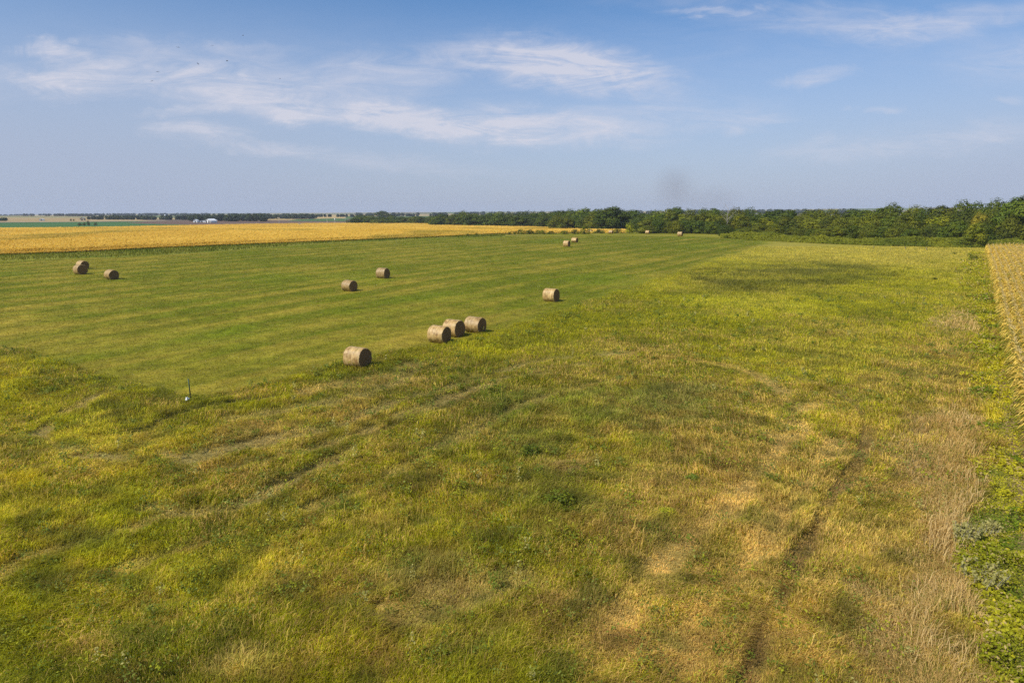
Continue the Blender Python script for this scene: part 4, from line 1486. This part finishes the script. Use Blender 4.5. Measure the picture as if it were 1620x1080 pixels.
# undergrowth at the foot of the right treeline
def build_undergrowth():
    n = 60000
    px = 1140 + rng.random(n) * 560
    # a belt just in front of the trees, laid out on the ground
    A = np.array([unproject(p, q) for p, q in ((1140, 376), (1200, 380.5), (1300, 385.5), (1400, 389), (1500, 391.5), (1560, 392), (1700, 396))])
    f = np.interp(px, [1140, 1200, 1300, 1400, 1500, 1560, 1700], np.arange(7))
    i = np.minimum(f.astype(int), 5); t = (f - i)[:, None]
    P = A[i] * (1 - t) + A[i + 1] * t
    off = rng.random(n) * 9
    P = P * (1 + off / np.linalg.norm(P, axis=1))[:, None]
    x, y = P[:, 0], P[:, 1]
    hm = (.5 + 1.9 * fbm(x, y, 5, 3)) * sst(off, -1.5, 5)
    z = zb(x, y) + hm * (1 - rng.random(n) ** 2)
    c = mixc((.10, .128, .010), (.23, .23, .013), np.clip(fbm(x, y, 6, 5) + .5 * (rng.random(n) - .5), 0, 1)) * (.75 + .5 * rng.random(n))[:, None]
    V, Q, C = leaf_quads(np.stack([x, y, z], 1), np.tile([-.2, -.5, .8], (n, 1)), .28 + .25 * rng.random(n), c, .8)
    o = link('undergrowth', mesh_np('undergrowth', V, Q, None, C), M_CORN)
    tag(o, 'bright green brush and tall weeds along the foot of the treeline', 'undergrowth', kind='stuff')


build_undergrowth()


# far woodland belts (masses)
def build_far_woods():
    parts = []
    belts = [   # px0, px1, D0, D1, top0, top1, depth, density, leaf, tone
        (140, 400, 1050, 980, 343, 339, 60, 1.0, 2.6, (.055, .075, .03)), (300, 420, 900, 900, 340, 338.5, 40, .8, 2.4, (.05, .07, .028)),
        (395, 500, 1150, 1250, 338, 338.5, 60, .8, 2.6, (.05, .07, .03)), (-60, 14, 900, 880, 344, 346, 40, .8, 2.2, (.055, .085, .035)),
        (25, 150, 2100, 2000, 341, 340.5, 60, .5, 4, (.05, .07, .035)), (150, 420, 2400, 2300, 340, 337.5, 60, .6, 4, (.05, .07, .035)),
        (420, 560, 1700, 1500, 338, 338.5, 50, .6, 3.5, (.05, .07, .032)), (60, 330, 3300, 3300, 338.5, 337, 60, .6, 5.5, (.05, .07, .04)),
        (560, 700, 1800, 1700, 337, 336.5, 60, .5, 3.5, (.05, .07, .035)), (700, 860, 2200, 2100, 335.5, 334, 60, .5, 4, (.05, .07, .035)),
        (820, 1010, 1500, 1400, 334, 333.5, 50, .5, 3, (.05, .07, .035)), (1000, 1300, 2500, 2400, 332.5, 330.5, 60, .5, 4.5, (.05, .07, .035)),
        (1250, 1500, 1800, 1800, 331, 328.5, 60, .35, 3.5, (.05, .07, .035)), (1480, 1700, 2200, 2200, 328, 325, 60, .5, 4, (.05, .07, .035)),
        (-200, 60, 3600, 3500, 341, 341, 60, .5, 6, (.05, .07, .04)), (130, 230, 1350, 1350, 346, 345, 30, .6, 2.4, (.05, .08, .03)),
    ]
    for (p0, p1, D0, D1, t0, t1, dep, den, leaf, tone) in belts:
        wpx = p1 - p0
        nl = int(wpx / 1080 * (D0 + D1) / 2 / (leaf * 2.6) * 2.9 * den) + 3
        for _ in range(nl):
            f = rng.random()
            px = p0 + wpx * f
            if fbm(np.array([px * 1.0]), np.array([D0 * .1]), 28, 3, 2)[0] < max(.46 - den * .6, 0):
                continue
            D = D0 + (D1 - D0) * f + (rng.random() - .5) * dep
            x, y, zt = at(px, t0 + (t1 - t0) * f + abs(rng.normal()) * 1.9 - .4, D)
            zg = float(zb(x, y))
            H = min(max(zt - zg, leaf * 1.6), 26)
            W = H * (.7 + .7 * rng.random())
            m = 90
            d = rng.normal(size=(m, 3)); d /= np.linalg.norm(d, axis=1)[:, None]
            bump = 1 + .25 * np.sin(d[:, 0] * 6 + f * 90) * np.sin(d[:, 1] * 5 + f * 40)
            P = np.array([x, y, zg + H * .48]) + d * np.array([W * .55, W * .55, H * .52]) * ((.75 + .3 * rng.random(m)) * bump)[:, None]
            c = np.array(tone) * (.75 + .5 * rng.random()) * (.8 + .4 * rng.random((m, 1)))
            parts.append(leaf_quads(P, d, np.full(m, max(leaf, H * .2) * .8), c, .6))
    V, Q, C = join(parts)
    o = link('far_woodland', mesh_np('far_woodland', V, Q, None, C), M_CORN)
    tag(o, 'far off belts of dark woodland fading blue toward the horizon', 'woodland', kind='stuff')


build_far_woods()


# ------------------------------------------------------------------ farmstead and small things far off
M_WHITE = mat_plain('white_painted_metal', (.80, .80, .78), .5, .05, .6)
M_ROOF = mat_plain('white_metal_roof', (.82, .83, .84), .4, .06, .5)
M_TANW = mat_plain('tan_boards', (.45, .36, .24), .8, .15, .8)
M_GREYR = mat_plain('grey_roofing', (.33, .32, .31), .7, .15, .8)
M_DARKD = mat_plain('dark_door_opening', (.03, .03, .035), .8, .1, 1)
M_POST = mat_plain('green_painted_steel', (.025, .055, .035), .5, .3, 20, .3)
M_WOOD = mat_plain('weathered_wood', (.16, .13, .10), .9, .3, 6)
M_GREY = mat_plain('galvanised_steel', (.55, .56, .57), .45, .1, 3, .5)
M_PWOOD = mat_plain('pale_pole_wood', (.62, .56, .48), .8, .15, 2)
M_PLAST = mat_plain('white_plastic', (.82, .82, .80), .4, .06, 8)


def box(x0, x1, y0, y1, z0, z1):
    V = np.array([(x, y, z) for z in (z0, z1) for y in (y0, y1) for x in (x0, x1)], float)
    Q = np.array([(0, 2, 3, 1), (4, 5, 7, 6), (0, 1, 5, 4), (2, 6, 7, 3), (0, 4, 6, 2), (1, 3, 7, 5)])
    return V, Q, np.zeros((8, 3))


def prism(profile, y0, y1):
    """closed profile in x,z swept along y"""
    n = len(profile)
    V = np.array([(p[0], y0, p[1]) for p in profile] + [(p[0], y1, p[1]) for p in profile], float)
    me = bpy.data.meshes.new('prism')
    F = [tuple(range(n)), tuple(range(2 * n - 1, n - 1, -1))] + [(i, i + n, (i + 1) % n + n, (i + 1) % n) for i in range(n)]
    F = [f[::-1] for f in F]
    me.from_pydata([tuple(v) for v in V], [], F)
    return me


def boxes_mesh(name, parts):
    V, Q, _ = join(parts)
    return mesh_np(name, V, Q)


def gable_building(name, px, py, D, w, d, h, rise, rz, label, cat, wm, rm, doors=(), windows=(), group=None):
    x, y, _ = at(px, py, D)
    root = empty(name, (x, y, float(zb(x, y)) - .1), rz)
    tag(root, label, cat, group)
    me = prism([(-w / 2, 0), (w / 2, 0), (w / 2, h), (0, h + rise), (-w / 2, h)], -d / 2, d / 2)
    me.name = 'wall'
    link('wall', me, wm, root)
    ov, th = .35, .14
    sl = rise / (w / 2)
    e = w / 2 + ov
    ro = prism([(-e, h - ov * sl + .02), (0, h + rise + .02), (e, h - ov * sl + .02), (e, h - ov * sl + .02 + th), (0, h + rise + .02 + th), (-e, h - ov * sl + .02 + th)], -d / 2 - ov, d / 2 + ov)
    ro.name = 'roof'
    link('roof', ro, rm, root)
    for (side, a, b, z0, z1) in doors:
        if side == 'f':
            p = box(a, b, -d / 2 - .06, -d / 2 + .05, z0, z1)
        elif side == 'l':
            p = box(-w / 2 - .06, -w / 2 + .05, a, b, z0, z1)
        else:
            p = box(w / 2 - .05, w / 2 + .06, a, b, z0, z1)
        link('door', boxes_mesh('door', [p]), M_DARKD, root)
    for (side, a, b, z0, z1) in windows:
        p = box(a, b, -d / 2 - .05, -d / 2 + .05, z0, z1) if side == 'f' else box(w / 2 - .05, w / 2 + .05, a, b, z0, z1)
        link('window', boxes_mesh('window', [p]), M_DARKD, root)
    return root


FG = 'farm buildings far off'
gable_building('barn', 334, 350, 800, 9.0, 9, 2.4, 2.1, -.35, 'largest white barn with gable roof and dark doorways, before the far woods', 'barn', M_WHITE, M_ROOF,
               doors=(('f', -3.9, -1.9, .1, 2.4), ('f', .1, 2.1, .1, 2.6), ('f', 3.1, 4.3, .1, 2.2)), group=FG)
gable_building('shed', 321, 350, 815, 7.5, 5, 1.6, .6, .1, 'low white shed joined close to the left of the large white barn', 'shed', M_WHITE, M_ROOF,
               doors=(('f', -1.2, .4, .1, 1.4),), group=FG)
gable_building('shed', 310, 350, 810, 4.6, 4.5, 2.4, 1.1, .05, 'small separate white shed, leftmost of the white farm buildings', 'shed', M_WHITE, M_ROOF,
               doors=(('f', -.6, .6, .1, 1.9),), group=FG)
gable_building('shed', 131, 349, 900, 5.0, 5, 3.0, 1.0, .2, 'small tan brown shed at the edge of the far tan field', 'shed', M_TANW, M_GREYR,
               doors=(('f', -.8, .8, .1, 2.2),), group=FG)
gable_building('farmhouse', 66.5, 350.5, 880, 5.2, 5, 1.8, 1.0, .4, 'tiny white farmhouse in the far tan field at the left', 'house', M_WHITE, M_ROOF,
               doors=(('f', -.4, .4, .1, 1.6),), group=FG)
gable_building('shed', 474, 353.4, 600, 2.4, 1.8, 1.6, .5, .3, 'tiny white shed standing on the far rim of the golden crop', 'shed', M_WHITE, M_ROOF,
               doors=(('f', -.4, .4, .1, 1.2),), group=FG)
gable_building('shed', 588, 341.8, 1250, 4.5, 5, 2.4, 1.0, .3, 'tiny white shed roof showing among the far trees', 'shed', M_WHITE, M_ROOF,
               doors=(('f', -.6, .6, .1, 1.8),), group=FG)


def revolve(profile, seg=20):
    t = np.linspace(0, 2 * np.pi, seg, endpoint=False)
    V = np.concatenate([np.stack([r * np.cos(t), r * np.sin(t), np.full(seg, z)], 1) for r, z in profile])
    idx = np.arange(len(profile) * seg).reshape(len(profile), seg)
    Q = np.stack([idx[:-1], np.roll(idx, -1, 1)[:-1], np.roll(idx, -1, 1)[1:], idx[1:]], -1).reshape(-1, 4)
    return V, Q, np.zeros((len(V), 3))


def build_small():
    # silo
    x, y, _ = at(262, 350, 1000)
    r = empty('silo', (x, y, float(zb(x, y))))
    tag(r, 'small pale silo standing before the far woods left of the white barn', 'silo')
    V, Q, C = revolve([(1.1, -.2), (1.1, 6.2)])
    link('wall', mesh_np('wall', V, Q, None, None, True), M_GREY, r)
    V, Q, C = revolve([(1.16, 6.1), (1.05, 6.6), (.7, 7.1), (.2, 7.35), (.01, 7.4)])
    link('roof', mesh_np('roof', V, Q, None, None, True), M_ROOF, r)
    # utility poles
    for i, (px, top, D, lab) in enumerate(((517, 339, 690, 'tallest pale utility pole beyond the golden crop'),
                                           (529.5, 344, 690, 'pale utility pole with white box, middle of the three far poles'),
                                           (546, 343, 690, 'pale utility pole nearest the far treeline'),
                                           (441, 344, 720, 'short pale utility pole alone at the dark ploughed field'))):
        x, y, zt = at(px, top, D)
        zg = float(zb(x, y))
        H = zt - zg
        r = empty('utility_pole', (x, y, zg))
        tag(r, lab, 'utility pole', 'utility poles beyond the golden crop')
        V, Q, C = tube([(0, 0, -.4), (0, 0, H)], [.20, .14], 8)
        link('pole', mesh_np('pole', V, Q, None, None, True), M_PWOOD, r)
        link('crossarm', boxes_mesh('crossarm', [box(-1.1, 1.1, -.08, .08, H - .75, H - .58)]), M_PWOOD, r)
        if i == 1:
            link('transformer', mesh_np('transformer', *revolve([(.01, H - 2.6), (.55, H - 2.6), (.55, H - 1.3), (.01, H - 1.3)])[:2]), M_WHITE, r)
    # radio mast: lattice
    x, y, zt = at(428, 327.5, 2600)
    zg = float(zb(x, y))
    H = zt - zg
    r = empty('radio_mast', (x, y, zg))
    tag(r, 'very thin grey radio mast on the horizon above the far woods', 'mast')
    parts = []
    c3 = [(.7 * math.cos(a), .7 * math.sin(a)) for a in (0, 2.094, 4.189)]
    for cx, cy in c3:
        parts.append(tube([(cx, cy, 0), (cx * .5, cy * .5, H)], [.16, .12], 5))
    for k in range(int(H / 2)):
        z0 = k * 2.0
        for j in range(3):
            a, b = c3[j], c3[(j + 1) % 3]
            f0, f1 = 1 - .5 * z0 / H, 1 - .5 * (z0 + 2) / H
            parts.append(tube([(a[0] * f0, a[1] * f0, z0), (b[0] * f1, b[1] * f1, z0 + 2)], [.06, .06], 3))
    V, Q, C = join(parts)
    link('lattice', mesh_np('lattice', V, Q), M_GREY, r)
    # low dark shrubs in the far green field
    for px, w, h, lab in ((126, 6, 3.2, 'low dark bush in the far green field, leftmost of four'), (133.5, 6, 3.6, 'low dark bush in the far green field, second of four from left'),
                          (140, 5, 6.5, 'tallest dark bush in the far green field, third of four from left'), (151, 5, 4, 'dark bush in the far green field, rightmost of four')):
        shrub(px, 355.9, h + 1.6, w, (.5, .55, .7), lab, 600, group='dark bushes in the far green field')
    for px, w, h, lab in ((112.5, 3, 3.6, 'dark little tree by the far road, left of two'), (117, 2.6, 3.4, 'dark little tree by the far road, right of two')):
        shrub(px, 350.5, h, w, (.5, .55, .65), lab, 870, group='little trees by the far road')
    # steel fence post and the white bag at its foot
    x, y = unproject(302, 632)
    z = float(zb(x, y))
    r = empty('fence_post', (x, y, z - .15), .5)
    r.rotation_euler = (0, R(-1.5), .5)
    tag(r, 'thin dark green steel fence post standing alone at the hay field corner', 'fence post', 'fence posts in the meadow')
    link('post', boxes_mesh('post', [box(-.035, .035, -.007, .007, -.3, 1.5), box(-.008, .008, -.0075, .05, -.3, 1.496)]), M_POST, r)
    link('studs', boxes_mesh('studs', [box(-.012, .012, -.018, -.0065, .2 + .1 * k, .23 + .1 * k) for k in range(11)]), M_POST, r)
    link('anchor_plate', boxes_mesh('anchor_plate', [box(-.07, .07, -.012, -.007, -.28, -.05)]), M_POST, r)
    x, y = unproject(297.5, 636.5)
    z = float(zb(x, y))
    t = np.linspace(0, 2 * np.pi, 18, endpoint=False)
    rows = []
    for k, (rr, zz) in enumerate([(.02, .0), (.13, .03), (.15, .12), (.11, .2), (.06, .25), (.075, .31), (.02, .30)]):
        j = 1 + .28 * np.sin(3 * t + k * 1.4) + .15 * np.sin(7 * t + k)
        rows.append(np.stack([rr * j * np.cos(t) * 1.2, rr * j * np.sin(t), zz + .03 * np.sin(4 * t + k)], 1))
    V = np.concatenate(rows)
    idx = np.arange(len(rows) * 18).reshape(len(rows), 18)
    Q = np.stack([idx[:-1], np.roll(idx, -1, 1)[:-1], np.roll(idx, -1, 1)[1:], idx[1:]], -1).reshape(-1, 4)
    o = link('plastic_bag', mesh_np('plastic_bag', V, Q, None, None, True), M_PLAST)
    o.location = (x, y, z + .16)
    o.rotation_euler = (R(12), R(-18), .6)
    o.scale = (.62, .62, .62)
    tag(o, 'crumpled white plastic bag lying at the foot of the steel post', 'plastic bag')
    # white tub by the treeline
    x, y = unproject(1306, 384.4)
    r = empty('feed_tub', (x, y, float(zb(x, y))))
    tag(r, 'small round white tub before the undergrowth at the foot of the treeline', 'tub')
    V, Q, C = revolve([(.01, .0), (.34, .0), (.40, .62), (.36, .62), (.31, .06), (.01, .06)], 18)
    link('shell', mesh_np('shell', V, Q, None, None, True), M_PLAST, r)
    V, Q, C = revolve([(.375, .575), (.425, .575), (.425, .64), (.375, .64), (.375, .575)], 18)
    link('rim', mesh_np('rim', V, Q), M_PLAST, r)
    for px, py, h, lab in ((1432, 394.5, .75, 'short weathered post in the far yellow meadow, left of two'), (1465.5, 396, .8, 'short weathered post in the far yellow meadow, right of two'),
                           (1382, 392, .5, 'stubby weathered post low in the yellow meadow before the treeline')):
        x, y = unproject(px, py)
        r = empty('fence_post', (x, y, float(zb(x, y)) - .1))
        tag(r, lab, 'fence post', 'fence posts in the meadow')
        V, Q, C = tube([(0, 0, -.3), (.01, 0, h * .5), (.03, .01, h)], [.09, .08, .07], 8)
        link('post', mesh_np('post', V, Q, None, None, True), M_WOOD, r)
        V, Q, C = revolve([(.072, -.02), (.05, .03), (.005, .045)], 8)
        cap = link('post_top', mesh_np('post_top', V, Q, None, None, True), M_WOOD, r)
        cap.location = (.03, .01, h)


build_small()


# dirt road across the far fields
def build_road():
    P = [unproject(p, q) for p, q in ((-250, 353.5), (0, 352.2), (130, 351), (200, 350), (262, 349.6))]
    P = np.array(P)
    d = np.gradient(P, axis=0)
    d /= np.linalg.norm(d, axis=1)[:, None]
    nrm = np.stack([-d[:, 1], d[:, 0]], 1)
    V, Q = [], []
    s = np.linspace(0, len(P) - 1, 60)
    px, py = np.interp(s, np.arange(len(P)), P[:, 0]), np.interp(s, np.arange(len(P)), P[:, 1])
    nx, ny = np.interp(s, np.arange(len(P)), nrm[:, 0]), np.interp(s, np.arange(len(P)), nrm[:, 1])
    for w in (-7, 7):
        x, y = px + nx * w, py + ny * w
        V.append(np.stack([x, y, zb(x, y) + .35], 1))
    V = np.concatenate(V)
    i = np.arange(59)
    Q = np.stack([i, i + 1, i + 61, i + 60], 1)
    o = link('dirt_road', mesh_np('dirt_road', V, Q), mat_plain('pale_road_dust', (.52, .44, .30), .95, .1, .05))
    tag(o, 'pale dirt road across the far fields', 'road', kind='structure')


build_road()


# ------------------------------------------------------------------ birds
def bird_mesh(pose):
    body = [(-.17, .0, 0), (-.10, .028, .0), (0, .045, .01), (.09, .035, .015), (.14, .026, .02), (.17, .008, .015)]
    P = [(p[0], 0, p[2]) for p in body]
    V, Q, _ = tube(P, [.012, .028, .045, .036, .03, .006], 8)
    parts = [(V, Q, np.zeros((len(V), 3)))]
    for s in (-1, 1):
        up = pose
        pts = [((.07, -.05), 0.0, 0.0), ((.09, -.06), .13, .06 * up), ((.03, -.10), .27, .03 * up), ((-.06, -.09), .38, -.03 * up)]
        W = np.array([[(a[0], s * (.02 + yy), .02 + zz), (a[1], s * (.02 + yy), .02 + zz)] for a, yy, zz in pts])
        Vt = np.concatenate([W.reshape(-1, 3) + np.array([0, 0, .006]), W.reshape(-1, 3) - np.array([0, 0, .006])])
        q = []
        for i in range(3):
            a = 2 * i
            q += [(a, a + 1, a + 3, a + 2), (a + 8, a + 10, a + 11, a + 9), (a, a + 2, a + 10, a + 8), (a + 1, a + 9, a + 11, a + 3)]
        q += [(6, 7, 15, 14)]
        parts.append((Vt, np.array(q), np.zeros((len(Vt), 3))))
    Vt = np.array([(-.15, -.02, 0), (-.15, .02, 0), (-.27, .05, 0), (-.27, -.05, 0), (-.15, -.02, -.01), (-.15, .02, -.01), (-.27, .05, -.01), (-.27, -.05, -.01)])
    parts.append((Vt, np.array([(0, 1, 2, 3), (7, 6, 5, 4), (0, 4, 5, 1), (1, 5, 6, 2), (2, 6, 7, 3), (3, 7, 4, 0)]), np.zeros((8, 3))))
    V, Q, _ = join(parts)
    me = mesh_np('bird', V, Q)
    me.materials.append(M_BIRD)
    return me


M_BIRD = mat_plain('dark_feathers', (.03, .03, .035), .7, .2, 20)
BM = [bird_mesh(p) for p in (1.0, -.6, .3)]
for i, (px, py, lab) in enumerate(((384.5, 56.5, 'dark bird highest in the sky above the thin cloud'), (282, 75, 'largest dark bird near the top left cloud streak'),
                                   (335.5, 72.5, 'faint dark bird between the largest bird and the highest bird'), (313, 101, 'dark bird in mid cloud, left of two at equal height'),
                                   (359, 96.5, 'dark bird in mid cloud, right of two at equal height'), (249.5, 114, 'dark bird on the left rim of the wide cloud'),
                                   (240.5, 128.5, 'lowest dark bird at the left rim of the wide cloud'), (443, 124.5, 'dark bird farthest right over the blue gap in cloud'))):
    D = 130 if i == 1 else 165
    x, y, z = at(px, py, D)
    o = link('bird', BM[i % 3])
    o.location = (x, y, z)
    o.rotation_euler = (R(20 - 10 * (i % 3)), R(-8), .4 + i * .9)
    tag(o, lab, 'bird', 'birds flying in the sky')


# ------------------------------------------------------------------ smoke and haze
def build_smoke():
    D = 900
    x0, _, z0 = at(1015, 332, D)
    x1, _, z1 = at(1185, 262, D)
    me = boxes_mesh('smoke', [box(x0, x1, D - 45, D + 45, 3.0, z1)])
    m = bpy.data.materials.new('thin_smoke')
    m.use_nodes = True
    nt = m.node_tree
    N, L = nt.nodes, nt.links
    N.remove(N['Principled BSDF'])
    v = N.new('ShaderNodeVolumePrincipled')
    v.inputs['Color'].default_value = (.42, .33, .33, 1)
    L.new(v.outputs[0], N['Material Output'].inputs['Volume'])
    g = N.new('ShaderNodeNewGeometry')
    acc = None

    def mth(op, a, b=None):
        n = N.new('ShaderNodeMath'); n.operation = op
        for i, q in enumerate((a, b)):
            if q is None: continue
            if isinstance(q, (int, float)): n.inputs[i].default_value = q
            else: L.new(q, n.inputs[i])
        return n.outputs[0]
    nz = N.new('ShaderNodeTexNoise'); nz.inputs['Scale'].default_value = .03; nz.inputs['Detail'].default_value = 4; nz.inputs['Roughness'].default_value = .6; nz.inputs['Distortion'].default_value = .6
    L.new(g.outputs['Position'], nz.inputs['Vector'])
    for (px, py, rx, rz, dens) in ((1062, 300, 30, 40, 1.0), (1082, 312, 34, 24, .55), (1128, 316, 44, 24, .7), (1075, 285, 36, 26, .4)):
        cx, _, cz = at(px, py, D)
        k = D / 1080
        mp = N.new('ShaderNodeMapping'); mp.vector_type = 'TEXTURE'
        mp.inputs['Location'].default_value = (cx, D, cz)
        mp.inputs['Scale'].default_value = (rx * k * 1.25, 40, rz * k * 1.25)
        L.new(g.outputs['Position'], mp.inputs[0])
        ln = N.new('ShaderNodeVectorMath'); ln.operation = 'LENGTH'
        L.new(mp.outputs[0], ln.inputs[0])
        mr = N.new('ShaderNodeMapRange'); mr.interpolation_type = 'SMOOTHSTEP'
        L.new(ln.outputs['Value'], mr.inputs[0])
        mr.inputs[1].default_value, mr.inputs[2].default_value, mr.inputs[3].default_value, mr.inputs[4].default_value = 1.0, .1, 0, dens
        acc = mr.outputs[0] if acc is None else mth('ADD', acc, mr.outputs[0])
    f = mth('MAXIMUM', mth('ADD', mth('MULTIPLY', nz.outputs[0], 1.1), -.1), 0.0)
    L.new(mth('MULTIPLY', mth('MULTIPLY', acc, f), .0095), v.inputs['Density'])
    m.cycles.volume_step_rate = 4
    o = link('smoke', me, m)
    tag(o, 'faint brownish smoke drifting above the treeline', 'smoke', kind='stuff')


build_smoke()


def build_haze():
    zlo = -150.0
    me = boxes_mesh('haze', [box(-16000, 16000, -260, 9700, zlo, 75)])
    m = bpy.data.materials.new('pale_air')
    m.use_nodes = True
    nt = m.node_tree
    nt.nodes.remove(nt.nodes['Principled BSDF'])
    v = nt.nodes.new('ShaderNodeVolumePrincipled')
    v.inputs['Color'].default_value = (.80, .86, 1.0, 1)
    v.inputs['Density'].default_value = 1.05e-4
    nt.links.new(v.outputs[0], nt.nodes['Material Output'].inputs['Volume'])
    o = link('haze', me, m)
    tag(o, 'pale blue haze in the air over the whole plain', 'haze', kind='stuff')


build_haze()
